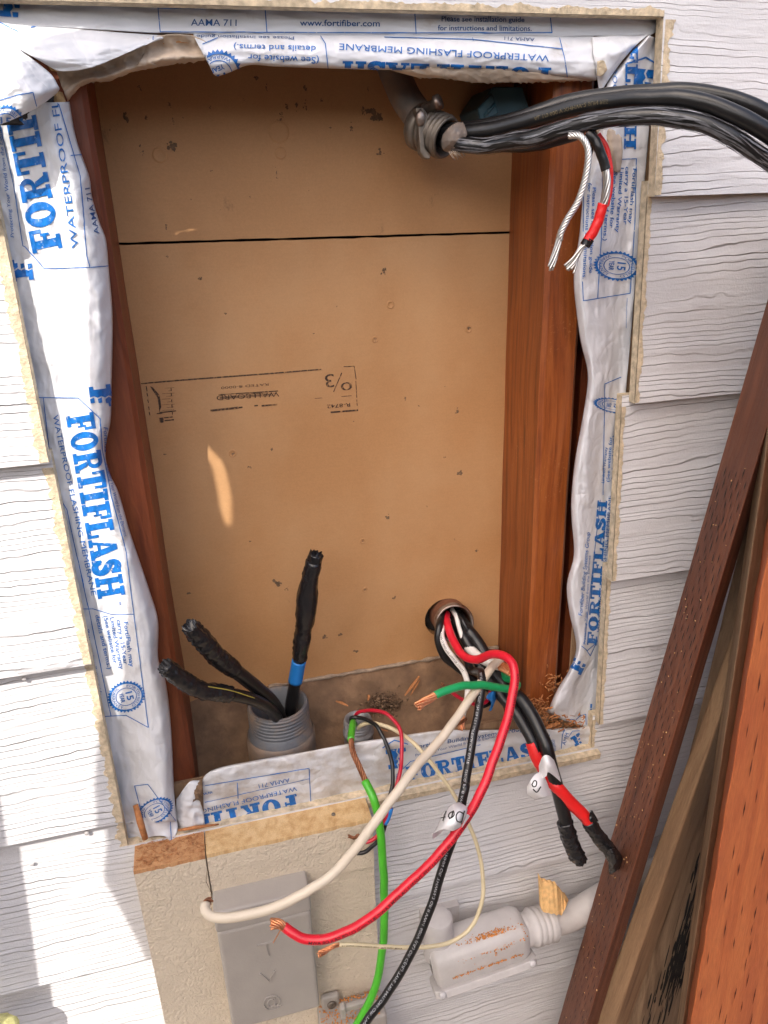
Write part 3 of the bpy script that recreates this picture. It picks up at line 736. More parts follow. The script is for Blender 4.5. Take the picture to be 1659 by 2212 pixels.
# marks, holes and dents on the boards
def spot(brd, u, v, r, mat='dirt', sq=1.0, seed=0):
    p = at(u, v, YB); gs = []; rs = random.Random(seed)
    for j in range(rs.randint(7, 13)):
        cx = p[0] + rs.gauss(0, r * .38); cz = p[2] + rs.gauss(0, r * .38 * sq); rr = r * rs.uniform(.10, .42); k = 9
        V = [(cx, YB - .0005, cz)]
        for i in range(k):
            a = 2 * math.pi * i / k; q = rr * rs.uniform(.55, 1.3); V.append((cx + q * math.cos(a), YB - .00025 - .00002 * j, cz + q * (1 + .5 * (sq > 1.5)) * math.sin(a)))
        gs.append((V, [[0, 1 + (i + 1) % k, 1 + i] for i in range(k)]))
    return merge(*gs)
up_sp = [spot(up_b, *c1(x, y), r, sq=s, seed=i) for i, (x, y, r, s) in enumerate([(741, 634, .0052, .8), (612, 650, .002, 3), (545, 505, .003, 1.6), (632, 508, .0022, 1), (605, 380, .0015, 2), (748, 525, .0012, 5), (733, 455, .0013, 2), (907, 462, .0012, 2.4),
        (1205, 525, .0028, 1.1), (1215, 500, .0016, 2), (1280, 455, .002, 2), (1318, 460, .002, 2.2), (1318, 380, .0028, 1.4), (1238, 462, .0022, 1), (1390, 433, .0018, 1), (1427, 553, .0016, 1), (1518, 553, .003, 1.5), (1150, 380, .0012, 2), (1108, 338, .0025, .9),
        (1590, 380, .001, 5), (1195, 750, .0012, 5), (718, 975, .0014, 4), (1640, 660, .0045, 1.2), (1600, 480, .006, .35), (1570, 480, .002, 2.5), (1620, 510, .007, .3), (790, 508, .0008, 1), (474, 562, .0009, 1), (825, 862, .0009, 1), (1080, 850, .0008, 1), (910, 738, .0009, 1)])]
part('stain_marks', merge(*up_sp), 'dirt', up_b, kind='stuff')
lo_sp = [spot(lo_b, u, v, r, sq=s, seed=i + 50) for i, (u, v, r, s) in enumerate([(432, 601, .0026, .8), (*c3(723, 72), .0014, 1), (*c3(1005, 922), .0024, .9), (*c3(1172, 903), .0022, .9), (*c3(1077, 980), .0022, 1.2), (*c3(1528, 783), .0011, 1), (*c3(710, 925), .0016, .7),
        (*c3(1620, 430), .002, 1), (*c4(365, 385), .0028, 1), (*c4(90, 690), .002, 2.2), (*c4(315, 738), .0032, 1.1), (*c4(150, 716), .0012, 1), (*c4(325, 1010), .0042, 1), (*c4(262, 938), .0014, 1), (*c4(262, 634), .001, .6), (*c6(400, 235), .0028, .9), (*c6(305, 188), .0012, 1),
        (*c6(45, 440), .0035, 1), (*c6(15, 90), .003, 1.4), (*c6(185, 45), .001, 2), (*c5(1195, 375), .0065, .5), (*c5(1240, 398), .0022, 1.4), (*c5(1567, 195), .0016, 1), (*c5(1577, 405), .0016, 1), (*c5(1080, 196), .0016, .7), (*c5(815, 420), .003, .5),
        (*c3(1455, 288), .0008, 1), (*c3(1355, 404), .001, .6), (*c3(975, 318), .0016, .6), (*c5(1470, 598), .0036, .5), (*c5(1540, 670), .004, .5), (*c5(1400, 610), .004, .7), (*c6(390, 620), .0018, 3), (*c4(0, 140), .004, 1.2)])]
part('stain_marks', merge(*lo_sp), 'dirt', lo_b, kind='stuff')
for b_o, (u, v), q in [(up_b, c1(690, 670), 1.1), (up_b, c1(1212, 662), .9), (up_b, c1(1205, 570), 1.6), (lo_b, c4(365, 385), .7), (lo_b, c5(1567, 195), .6), (lo_b, c5(1577, 405), .6), (lo_b, c3(1620, 430), .6), (lo_b, c3(1005, 922), .7), (lo_b, c4(28, 280), .7)]:
    p = at(u, v, YB)
    part('screw_dimple', lathe(p, p + (0, -1, 0), [(-.0004, .0062 * q), (.0005, .0054 * q), (.0009, .0046 * q), (.0003, .0036 * q), (.00015, .0018 * q), (.00015, .0002)], 22), 'gypsum_stained', b_o)
# dusty blocking below the gypsum board, running forward into the floor of the bay
PZ = -.600
prof_ = [(YB - .001, -.508), (YB - .004, -.520), (YB - .007, -.540), (YB - .011, -.560), (YB - .017, -.578), (YB - .030, -.592), (YB - .050, -.599), (.050, -.602), (.030, -.604), (.0135, -.604)]
pf = cat(np.array([(0, y, z) for y, z in prof_]), 34)[:, 1:]
gx = np.linspace(XJ0, XJ1, 100)
V = [(x, y - .0030 * nz(x * 28, z * 28, 1) - .0014 * nz(x * 80, z * 80, 4), z + .0022 * nz(x * 34, y * 40, 7)) for y, z in pf for x in gx]
F = [[i * 100 + j + 1, i * 100 + j, (i + 1) * 100 + j, (i + 1) * 100 + j + 1] for i in range(33) for j in range(99)]
part('bottom_plate', (V, F), 'dust', label='dusty brown blocking at the bottom of the opening below the gypsum board', cat='blocking')
xs2 = np.linspace(XJ0 + .09, XJ1 - .001, 70)
C = np.array([(x, YB - .002, -.508 + .002 * nz(x * 60, 1.)) for x in xs2])
part('mortar_bead', sweep(C, .0022 + .0026 * np.array([nz(x * 80, 4.) for x in xs2]), 8), 'mortar', label='grey crumbly bead along the foot of the gypsum board', cat='mortar')
# ================================================================== FLASHING MEMBRANE
YM = .0118
def flap_rows(edge, xw, prof, sgn):
    rows = []
    for (u, v) in edge:
        z = at(u, v, 0.)[2]; L = proj((xw, YM, z))
        r = []
        for s, y in prof: r.append((L[0] + (u - L[0]) * s, L[1] + (v - L[1]) * s, y))
        rows.append(r)
    return rows
# ---- left strip with the flap that folds into the opening
edgeL = [c1(300, 440), c1(330, 600), c1(385, 760), c1(398, 850), c1(430, 960), c3(458, 0), c3(470, 120), c3(485, 300), c3(486, 450), c3(482, 640), c3(478, 780), c3(456, 900), c3(470, 1000), c3(512, 1090),
         c5(560, 150), c5(600, 270), c5(650, 420), c5(683, 540), c5(684, 700), c5(715, 800), c5(735, 950), c5(745, 1100), c7(752, 160), c7(765, 300)]
prof = [(0, YM), (.30, YM - .002), (.55, .002), (.72, -.005), (.86, -.006), (.95, .001), (1.0, .009)]
B = sheet_rows(flap_rows(edgeL, -.131, prof, 1), 60, 260)
B = crumple(B, .0050, 90, 3, (1.6, .6)); B = crumple(B, .0010, 30, 5)
g = grid_geo(B)
memL = thing('flashing_membrane', 'white printed flashing membrane down the left edge, its flap folded inwards', 'membrane', at(150, 1800, YM))
part('sheet', g, 'membrane', memL, solid=.0007)
d = Decal(g)
# upper block, reads upwards
d.slab('FORTIFLASH', c1(272, 1070), c1(60, 20), 66)
d.text('WATERPROOF FLASHING', c1(340, 1070), c1(205, 140), 15)
d.line([c1(250, 440), c1(345, 760), c1(376, 1105), c3(388, 118)], 1.8); d.line([c3(388, 118), c3(465, 112)], 1.8); d.line([c1(305, 672), c1(355, 668)], 1.8)
d.line([c1(0, 545), c1(60, 800), c1(100, 1062), c3(110, 30), c3(192, 124), c3(388, 118)], 1.8)
d.text('Protecting Your World from the Elements', c1(62, 1025), c1(0, 520), 8, 0, .2)
d.flogo(c3(95, 130), 46, -97)
# lower block, reads downwards
d.slab('FORTIFLASH', c3(285, 762), c5(425, 445), 60)
d.text('WATERPROOF FLASHING MEMBRANE', c3(228, 758), c5(396, 430), 11.5)
d.line([c3(150, 680), c3(340, 682), c3(432, 770), c3(440, 900), c5(480, 0), c5(545, 240), c5(578, 500), c5(642, 998)], 1.8)
d.line([c3(188, 682), c3(232, 1065), c5(290, 60), c5(382, 480), c5(480, 950)], 1.8)
d.line([c5(335, 488), c5(400, 486), c5(480, 510), c5(580, 510)], 1.6); d.line([c5(438, 952), c5(545, 946), c5(640, 998)], 1.6)
d.flogo(c3(435, 675), 46, 82)
for s, a, b, h in [('FortiFlash may', (535, 545), (562, 738), 10), ('carry a 15-Year', (505, 535), (536, 728), 9.5), ('Limited Warranty', (475, 525), (518, 748), 9.5), ('(See website for', (447, 518), (492, 725), 9.5), ('details and terms.)', (412, 515), (466, 748), 9.5)]:
    d.text(s, c5(*a), c5(*b), h, .012)
d.seal(c5(546, 866), 42, 75, .82)
d.text('Please see installation guide', c5(370, 578), c5(428, 862), 8, .01); d.text('www.fortifiber.com', c5(252, 82), c5(300, 365), 7, .01)
d.text('Protecting Your World from the Elements', c3(452, 968), c5(535, 175), 7.5, 0, .2); d.text('Fortifiber', c3(446, 808), c3(452, 930), 9, .01, .2)
d.text('R', c5(514, 460), c5(518, 474), 5)
d.seal(c7(668, 255), 44, 62, .62)
d.line([c7(560, 390), c7(600, 375), c7(660, 372)], 1.6); d.line([c7(582, 145), c7(628, 320)], 1.6); d.line([c7(582, 145), c7(640, 138), c7(760, 300)], 1.4)
d.emit(memL); d = Decal(g); d.text('AAMA 711', c1(428, 1010), c1(385, 810), 11, .003); d.emit(memL, 'ink_dark')
# bottom tail of the left flap
rows = [[(*proj((-.131, YM, at(*c7(765, 300), 0)[2])), YM), (*c7(640, 250), .006), (*c7(700, 270), -.002), (*c7(765, 298), .004)],
        [(*c7(545, 380), YM), (*c7(610, 360), .005), (*c7(690, 350), -.003), (*c7(768, 330), .0)],
        [(*c7(565, 396), .009), (*c7(628, 372), .002), (*c7(705, 362), -.005), (*c7(745, 395), -.006)]]
B = sheet_rows(rows, 30, 24); B = crumple(B, .003, 40, 8); g2 = grid_geo(B); part('torn_tail', g2, 'membrane', memL, solid=.0007)
d = Decal(g2); d.line([c7(735, 300), c7(740, 385)], 1.6); d.line([c7(565, 392), c7(600, 380)], 1.5); d.emit(memL)

# ---- top strip under the siding
memT = thing('flashing_membrane', 'white flashing strip along the top edge with upright blue boxed lettering', 'membrane', at(800, 60, YM))
rows = [[(-60, -25, YM), (150, -8, YM), (400, 0, YM), (829, 8, YM), (1120, 18, YM), (1420, 30, YM)],
        [(-60, 5, YM), (150, 22, .011), (400, 40, YM), (829, 48, YM), (1120, 52, YM), (1425, 60, YM)],
        [(-60, 50, .008), (150, 60, .004), (400, 72, .009), (829, 76, .0095), (1120, 78, .0095), (1405, 76, .0095)],
        ]
B = sheet_rows(rows, 150, 26); B = crumple(B, .0022, 60, 13, (.6, 2.0)); g = grid_geo(B)
part('sheet', g, 'membrane', memT, solid=.0007)
d = Decal(g)
d.line([c1(680, 10), c1(692, 138), c2(0, 143), c2(725, 142), c2(718, 78)], 2.0); d.line([c1(685, 36), c1(1659, 46)], 2.0); d.line([c1(1145, 40), c1(1153, 140)], 2.0); d.line([c2(132, 48), c2(138, 145)], 2.0)
d.flogo((27, 10), 55, 4)
d.emit(memT)
d = Decal(g); d.text('AAMA 711', c1(825, 112), c1(1022, 114), 15.5, .004); d.text('www.fortifiber.com', c1(1295, 112), c1(1640, 115), 14, .012)
d.text('Please see installation guide', c2(248, 92), c2(606, 96), 12, .012); d.text('for instructions and limitations.', c2(232, 132), c2(637, 134), 12, .012); d.emit(memT, 'ink_dark')
# drooping blank sheet at the upper left
rows = [[(-40, 40, .004), (60, 55, -.002), (160, 62, .002), (260, 70, .006), (350, 76, .008)],
        [(0, 88, -.006), (70, 92, -.012), (150, 95, -.010), (250, 95, -.006), (352, 80, .004)],
        [z1(180, 500) + (-.008,), (78, 122, -.016), (150, 122, -.016), (240, 116, -.010), (352, 82, .003)],
        [z1(575, 705) + (-.006,), z1(600, 735) + (-.014,), z1(860, 722) + (-.014,), z1(1200, 600) + (-.010,), z1(1659, 384) + (.002,)]]
B = sheet_rows(rows, 70, 40); B = crumple(B, .0045, 120, 17, (.5, 2.4)); g = grid_geo(B)
part('drooping_fold', g, 'membrane', memT, solid=.0007)
d = Decal(g); d.line([z1(1590, 380), z1(1585, 430)], 1.6); d.line([z1(0, 235), z1(190, 330)], 2); d.line([z1(320, 290), z1(430, 262)], 2); d.emit(memT)
# beige torn paper backing that curls under the top strip
paper = thing('torn_paper', 'torn beige paper backing curling along the top of the opening', 'paper', at(500, 150, .01))
top = [z1(570, 720), z1(800, 715), z1(1050, 655), z1(1300, 548), z1(1500, 450), z1(1659, 384), c1(800, 165), c1(880, 170), c1(905, 200)]
bot = [z1(705, 1045), z1(775, 900), z1(860, 905), z1(935, 805), z1(1100, 850), z1(1300, 785), z1(1500, 700), z1(1600, 735), z1(1659, 690), c1(560, 310), c1(690, 285), c1(905, 262)]
rows = []
for k in range(9):
    t = k / 8; a = poly_at(top, t); b = poly_at(bot, t)
    rows.append([(a[0], a[1] - 6, .004), *[(a[0] + (b[0] - a[0]) * s, a[1] + (b[1] - a[1]) * s, y) for s, y in ((.4, .010), (.75, .004), (1, .012))]])
B = sheet_rows(rows, 24, 90); B = crumple(B, .005, 40, 23)
for i in range(B.shape[0]): B[i, -1, 1] += 5 * nz(i * .7, 3.3) + 3 * nz(i * 1.9, 1.3)
part('curl', grid_geo(B), 'membrane_back', paper, solid=.0005)
rows = [[(*c2(-10, 292), .004), (*c2(200, 290), .002), (*c2(450, 295), .001), (*c2(700, 318), .001), (*c2(920, 338), .004)],
        [(*c2(60, 312), .008), (*c2(200, 322), .004), (*c2(450, 325), .004), (*c2(700, 345), .004), (*c2(920, 346), .006)],
        [(*c2(150, 336), .014), (*c2(280, 342), .009), (*c2(420, 358), .010), (*c2(640, 356), .008), (*c2(905, 349), .012)]]
B = sheet_rows(rows, 90, 14); B = crumple(B, .003, 30, 27)
for j in range(B.shape[1]): B[-1, j, 1] += 4 * nz(j * .8, 7.7) + 2.5 * nz(j * 2.1, .3)
part('lower_strip', grid_geo(B), 'membrane_back', paper, solid=.0005)
# dark scorched stripe of bared wood above the tear
part('bared_wood', grid_geo(sheet_rows([[(*c1(700, 160), .0085), (*c1(830, 150), .0085), (*c1(880, 165), .0085)], [(*c1(705, 190), .0085), (*c1(800, 185), .0082), (*c1(890, 200), .0085)]], 20, 6)), 'cedar_cut', paper, solid=.0005)
# ---- hanging flap with upside-down print
memH = thing('flashing_membrane', 'white flashing flap hanging from the top edge with upside-down blue lettering', 'membrane', at(850, 110, 0))
edgeH = [c1(905, 265), c1(928, 326), c1(985, 316), c1(1075, 282), c1(1200, 288), c1(1400, 295), c1(1659, 302), c2(220, 297), c2(450, 300), c2(650, 318), c2(800, 334), c2(920, 346)]
topH = [c1(835, 150), c1(850, 150), c1(930, 152), c1(1075, 150), c1(1200, 150), c1(1400, 152), c1(1659, 152), c2(220, 152), c2(450, 154), c2(650, 156), c2(800, 160), c2(905, 160)]
rows = []
for a, b in zip(topH, edgeH):
    rows.append([(a[0], a[1] - 2, .009), (a[0] + (b[0] - a[0]) * .25, a[1] + (b[1] - a[1]) * .25, .001), (a[0] + (b[0] - a[0]) * .6, a[1] + (b[1] - a[1]) * .6, -.003), (a[0] + (b[0] - a[0]) * .9, a[1] + (b[1] - a[1]) * .9, -.001), (b[0], b[1], .003)])
B = sheet_rows(rows, 26, 150); B = crumple(B, .0026, 60, 33, (.7, 1.8)); g = grid_geo(B)
part('sheet', g, 'membrane', memH, solid=.0007)
d = Decal(g)
d.slab('FORTIFLASH', c2(722, 292), c1(1480, 262), 36)
d.text('WATERPROOF FLASHING MEMBRANE', c2(712, 240), c1(1466, 190), 14)
d.text('(See website for', c1(1378, 248), c1(1072, 234), 14, .005); d.text('details and terms.)', c1(1365, 200), c1(1010, 192), 13, .005)
d.seal(c1(945, 318), 52, 160, 1.0)
d.line([c1(1385, 158), c1(1405, 190), c1(1418, 298)], 1.8); d.line([c1(875, 192), c1(940, 165)], 1.8); d.line([c2(758, 165), c2(780, 255), c2(792, 330)], 1.8); d.line([c2(0, 162), c2(380, 172), c2(770, 212)], 1.6); d.line([c2(382, 165), c2(385, 178)], 1.4)
d.emit(memH)
d = Decal(g); d.text('Please see installation guide', c1(1270, 160), c1(850, 152), 7); d.text('AAMA 711', c2(650, 166), c2(520, 160), 8); d.emit(memH, 'ink_dark')
# white folded corner at the upper right
rows = [[(*c2(900, 160), .004), (*c2(1010, 150), .006), (*c2(1080, 152), .007), (*c2(1142, 148), .006)],
        [(*c2(905, 240), -.003), (*c2(960, 225), -.006), (*c2(1030, 215), -.005), (*c2(1085, 200), .002)],
        [(*c2(918, 320), -.002), (*c2(950, 310), -.006), (*c2(985, 295), -.004), (*c2(1020, 275), .003)],
        [(*c2(930, 398), .002), (*c2(938, 394), .001), (*c2(944, 385), .001), (*c2(950, 378), .004)]]
B = sheet_rows(rows, 24, 30); B = crumple(B, .003, 40, 37); part('folded_corner', grid_geo(B), 'membrane', memH, solid=.0007)
part('torn_hole', grid_geo(crumple(sheet_rows([[(*c2(922, 265), -.009), (*c2(950, 262), -.010), (*c2(965, 300), -.009)], [(*c2(920, 325), -.008), (*c2(940, 330), -.008), (*c2(960, 308), -.008)]], 10, 10), .001, 20, 3)), 'bare_cement', memH, solid=.0005)

# ---- crumpled corner at the upper left, standing proud
memC = thing('flashing_membrane', 'crumpled white flashing corner torn loose at the upper left', 'membrane', at(40, 250, -.02))
rows = [[(-60, 70, -.004), z1(0, 380) + (-.010,), z1(90, 385) + (-.012,), z1(180, 485) + (-.008,)],
        [(-60, 120, -.012), z1(0, 620) + (-.024,), z1(200, 640) + (-.026,), z1(350, 620) + (-.012,)],
        [(-60, 180, -.016), z1(0, 850) + (-.032,), z1(300, 830) + (-.034,), z1(525, 765) + (-.016,)],
        [(-60, 230, -.020), z1(0, 1040) + (-.036,), z1(350, 960) + (-.038,), z1(600, 885) + (-.018,)],
        [(-60, 262, -.022), z1(0, 1180) + (-.034,), z1(340, 1080) + (-.034,), z1(615, 930) + (-.014,)],
        [(-60, 275, -.018), z1(0, 1290) + (-.028,), z1(370, 1125) + (-.026,), z1(570, 985) + (-.008,)]]
B = sheet_rows(rows, 46, 56); B = crumple(B, .007, 110, 43, (1, 1.3)); B = crumple(B, .0016, 36, 47); g = grid_geo(B)
part('sheet', g, 'membrane', memC, solid=.0007)
d = Decal(g); d.line([z1(0, 1040), z1(180, 985), z1(340, 960), z1(380, 1115)], 2); d.seal(z1(60, 1290), 44, 0, 1.0); d.emit(memC)
part('dark_glue', grid_geo(crumple(sheet_rows([[z1(0, 1120) + (.002,), z1(330, 1060) + (.002,), z1(560, 960) + (.004,)], [z1(0, 1300) + (.003,), z1(330, 1290) + (.002,), z1(545, 1280) + (.005,)]], 20, 12), .002, 30, 4)), 'adhesive', memC, solid=.0005)
part('bared_wood', grid_geo(crumple(sheet_rows([[z1(540, 1000) + (.006,), z1(600, 950) + (.004,), z1(650, 960) + (.006,)], [z1(600, 1130) + (.006,), z1(660, 1090) + (.004,), z1(700, 1100) + (.007,)], [z1(650, 1230) + (.006,), z1(700, 1220) + (.005,), z1(735, 1220) + (.008,)]], 10, 16), .002, 20, 6)), 'pine', memC, solid=.0008)
part('bared_wood', grid_geo(sheet_rows([[z1(480, 660) + (-.004,), z1(520, 655) + (-.004,), z1(560, 690) + (-.004,)], [z1(530, 730) + (-.003,), z1(570, 740) + (-.003,), z1(605, 745) + (-.003,)]], 8, 6)), 'pine', memC, solid=.0005)

# ---- right strip
memR = thing('flashing_membrane', 'white printed flashing strip down the right edge beside the orange-brown stud', 'membrane', at(1300, 1560, YM))
edgeR = [(1400, 76), (1372, 104), (1347, 132), (1322, 164), (1304, 200), (1296, 260), (1280, 330), c2(868, 760), c2(845, 1000), c4(820, 150), c4(830, 300), c4(850, 440), c4(878, 560), c4(876, 650), c4(852, 800), c4(825, 950), c4(810, 1100), c6(810, 100), c6(820, 250), c6(790, 380), c6(800, 500), c6(830, 650), c6(800, 750), c6(770, 800), c6(740, 850), c6(712, 918)]
profR = [(0, YM), (.22, YM - .001), (.45, .004), (.68, -.003), (.86, -.004), (.95, .001), (1, .006)]
rows = flap_rows(edgeR, .409, profR, -1)
rows.append([(1286, 1582, YM), (1280, 1575, .010), (1264, 1570, .008), (1240, 1562, .005), (1215, 1555, .004), (1195, 1545, .006), (*c6(700, 932), .008)])
B = sheet_rows(rows, 56, 240); B = crumple(B, .0046, 80, 53, (1.7, .6)); B = crumple(B, .0009, 26, 57); g = grid_geo(B)
part('sheet', g, 'membrane', memR, solid=-.0007)
d = Decal(g)
d.slab('FORTIFLASH', (1288, 1394), (1311, 1082), 21); d.text('WATERPROOF FLASHING MEMBRANE', (1296, 1366), (1322, 1071), 8)
d.text('Fortifiber Building Systems Group', (1257, 1330), (1274, 1150), 8.5, .006, .2); d.text('Protecting Your World from the Elements', (1264, 1392), (1275, 1200), 5, 0, .2)
d.flogo((1246, 1436), 34, -65); d.line([(1256, 1395), (1268, 1405), (1285, 1390)], 1.6); d.line([(1262, 1390), (1296, 1080)], 1.4); d.line([c6(870, 660), c6(890, 690), c6(920, 625)], 1.6)
d.slab('FLASH', (1352, 95), (1347, 322), 26)
d.text('WATERPROOF', (1330, 60), (1322, 210), 9)
d.flogo((1388, 178), 58, 6); 
for s, a, b, h in [('FortiFlash may', (1367, 364), (1357, 483), 8.5), ('carry a 15-Year', (1351, 360), (1346, 485), 8.5), ('Limited Warranty', (1339, 362), (1329, 502), 8.5), ('(See website for', (1325, 365), (1316, 492), 8.5), ('details and terms.)', (1312, 372), (1302, 520), 8.5)]:
    d.text(s, a, b, h, .012)
d.text('Please see installation guide', (1280, 405), (1272, 590), 7.5, .01); d.text('for instructions and limitations.', (1271, 395), (1258, 602), 7.5, .01)
d.seal(c4(1004, 112), 52, 96, .64)
d.line([(1301, 345), (1374, 343), (1371, 480), c4(1062, 230), c4(862, 262), c4(856, 180)], 1.8); d.line([(1302, 345), (1298, 520), c4(922, 250)], 1.6); d.line([c2(865, 740), c2(862, 1000)], 1.4)
d.seal(c4(990, 715), 46, 100, .36, ('15', 'YEAR')); d.line([c4(952, 622), c4(1022, 592)], 1.7); d.line([c4(952, 622), c4(950, 800), c4(945, 1100)], 1.5); d.line([c4(1045, 380), c4(1050, 250)], .8)
d.text('details and terms.)', c4(994, 1040), c4(998, 845), 7, .012); d.text('(See website for', c4(972, 1045), c4(984, 850), 7, .01); d.text('Limited Warranty', c4(950, 1050), c4(964, 895), 6.5, .01)
d.poly([z7(1205, 855), z7(1232, 850), z7(1228, 905), z7(1205, 910)]); d.poly([z7(1200, 920), z7(1228, 915), z7(1222, 970), z7(1198, 972)])
d.line([z7(900, 1090), z7(950, 1055), z7(1010, 1070), z7(1070, 1010), z7(1145, 990), z7(1150, 1130)], 1.5)
d.emit(memR)
# curled grey scrap behind the red taped wire
part('curled_scrap', grid_geo(crumple(sheet_rows([[(1288, 282, .004), (1318, 278, -.006), (1343, 292, .002)], [(1300, 330, .002), (1325, 325, -.008), (1345, 330, 0)], [(1322, 366, .003), (1332, 372, -.004), (1340, 372, .002)]], 14, 16), .003, 20, 5)), 'membrane_back', memR, solid=.0006)

# ---- bottom strip
memB = thing('flashing_membrane', 'dusty white flashing strip along the bottom sill with blue lettering', 'membrane', at(800, 1700, .005))
topB = [(437, 1690), (440, 1676), (456, 1663), (488, 1653), (561, 1639), (672, 1619), (759, 1604), (823, 1594), (913, 1581), (970, 1575), (1060, 1575), (1129, 1574), (1200, 1572), (1275, 1566)]
botB = [(437, 1800), (441, 1795), (456, 1790), (488, 1782), (561, 1768), (672, 1744), (759, 1728), (823, 1714), (913, 1696), (970, 1684), (1060, 1664), (1129, 1650), (1200, 1635), (1284, 1612)]
rows = []
for a, b in zip(topB, botB):
    P0 = at(a[0], a[1], .004); back = proj(P0 + np.array([0, .026, -.030]))
    rows.append([(back[0], back[1], .030), (a[0], a[1] + 1, .010), (a[0] + (b[0] - a[0]) * .12, a[1] + (b[1] - a[1]) * .12, .004), (a[0] + (b[0] - a[0]) * .5, a[1] + (b[1] - a[1]) * .5, .0045), (a[0] + (b[0] - a[0]) * .8, a[1] + (b[1] - a[1]) * .8, .0055), (b[0], b[1], .009)])
B = sheet_rows(rows, 34, 190); B = crumple(B, .0046, 60, 63, (.6, 1.9)); B = crumple(B, .0008, 22, 67); g = grid_geo(B)
part('sheet', g, 'membrane_dusty', memB, solid=-.0007)
d = Decal(g)
d.slab('FORTIFLASH', z3(890, 425), z3(-430, 720), 36); d.text('WATERPROOF FLASHING', z3(890, 372), z3(185, 540), 9.5)
d.text('AAMA 711', z3(838, 310), z3(610, 356), 9.5); d.text('www', z3(270, 405), z3(150, 430), 8)
d.line([z3(985, 238), z3(190, 370)], 1.6); d.line([z3(985, 238), z3(998, 490), z3(960, 520)], 1.6); d.line([z3(453, 345), z3(460, 460)], 1.6); d.line([z3(985, 315), z3(215, 490)], 1.1)
d.slab('FORTIFLASH', (882, 1690), (1190, 1630), 34); d.flogo(z6(700, 900), 42, -8)
d.line([z6(690, 1200), z6(700, 1085), z6(860, 935), z6(1659, 745)], 1.5)
d.text('WATERPROOF', c6(745, 1100), c6(735, 1050), 7); d.line([c6(765, 1090), c6(770, 1030), c6(780, 1010)], 1.5); d.line([c6(712, 1065), c6(714, 1030)], 1.5)
d.flogo(z7(1030, 1330), 22, -30); d.text('AMM', z7(870, 1410), z7(920, 1250), 8)
d.emit(memB)
d = Decal(g); d.text('Fortifiber Building Systems Group', z6(910, 790), (1130, 1578), 8.5, .01, .2); d.text('Protecting Your World from the Elements', z6(915, 880), (1080, 1590), 6, 0, .2); d.emit(memB, 'ink_dark')
# torn lower left corner pieces
part('torn_corner', grid_geo(crumple(sheet_rows([[z3(0, 470) + (.012,), z3(100, 340) + (.004,), z3(180, 330) + (.004,)], [z3(0, 600) + (.012,), z3(90, 510) + (.0,), z3(190, 450) + (.002,)], [z3(20, 690) + (.010,), z3(110, 680) + (-.001,), z3(215, 660) + (.002,)]], 18, 22), .005, 22, 71)), 'membrane', memB, solid=.0006)
part('dark_torn_edge', grid_geo(crumple(sheet_rows([[z3(90, 350) + (.018,), z3(150, 310) + (.010,), z3(190, 330) + (.0,)], [z3(110, 430) + (.006,), z3(150, 400) + (.0,), z3(200, 400) + (.0,)], [z3(60, 560) + (.006,), z3(160, 470) + (-.002,), z3(205, 560) + (-.001,)]], 14, 18), .006, 16, 73)), 'dirt', memB, solid=.0006)
# ================================================================== TRIM BLOCK, CABINET, CONDUIT BODY, LUMBER
YT = -.036
def P(uv, y): return at(uv[0], uv[1], y)
def slabpoly(poly_px, yf, yb, name, mat, parent=None, mats2=None, side=0, rot=None, rag=0, **kw):
    pts = [at(u, v, yf) for u, v in poly_px]; poly = [(p[0], p[2]) for p in pts]
    return part(name, prism(poly, lambda x, z: yf, lambda x, z: yb, side=side), mat, parent, smooth=False, mats2=mats2, **kw)
trim = thing('trim_block', 'beige stippled trim block of several boards below the opening, its top sawn bare', 'trim', at(560, 2200, YT))
# front top edge runs from (287,1884) to (803,1768)
zt_ = at(287, 1884, YT)[2]; zt2 = at(800, 1770, YT)[2]; ztm = (zt_ + zt2) / 2
xl_ = at(289, 1888, YT)[0]; xr_ = at(805, 1785, YT)[0]; xs_m = at(*c7(890, 460), YT)[0]
def topped(name, x0, x1, z0, z1a, z1b, yf, yb, topmat, frontmat, seed):
    n = 26; xs = np.linspace(x0, x1, n); V = []; F = []; mi = []
    for i, x in enumerate(xs):
        t = i / (n - 1); z = z1a + (z1b - z1a) * t
        V += [(x, yf, z0), (x, yf, z - .004 + .0016 * nz(x * 200, seed) + .001 * nz(x * 600, seed)), (x, yf + .0005, z), (x, yb, z + .0005), (x, yb, z0)]
    for i in range(n - 1):
        for k in range(4):
            F.append([i * 5 + k, i * 5 + 5 + k, i * 5 + 6 + k, i * 5 + 1 + k]); mi.append(1 if k in (1, 2) else 0)
    F.append([4, 3, 2, 1, 0][::-1]); mi.append(0); F.append([(n - 1) * 5 + k for k in range(5)][::-1]); mi.append(0)
    return part(name, (V, F, mi), frontmat, trim, smooth=False, mats2=[topmat])
topped('side_board', xl_, xs_m - .0006, -1.12, ztm, ztm, YT, .001, 'cedar_cut', 'beige', 1)
zs_l = at(*c7(930, 640), YT)[2]; zs_r = at(*c7(1605, 512), YT)[2]; zsm = (zs_l + zs_r) / 2
topped('head_board', xs_m + .0006, xr_, zsm, ztm, ztm, YT + .001, .001, 'pine', 'beige', 2)
part('panel_board', box(xs_m + .0006, xr_, YT + .004, .001, -1.12, zsm - .0005), 'beige', trim, smooth=False)
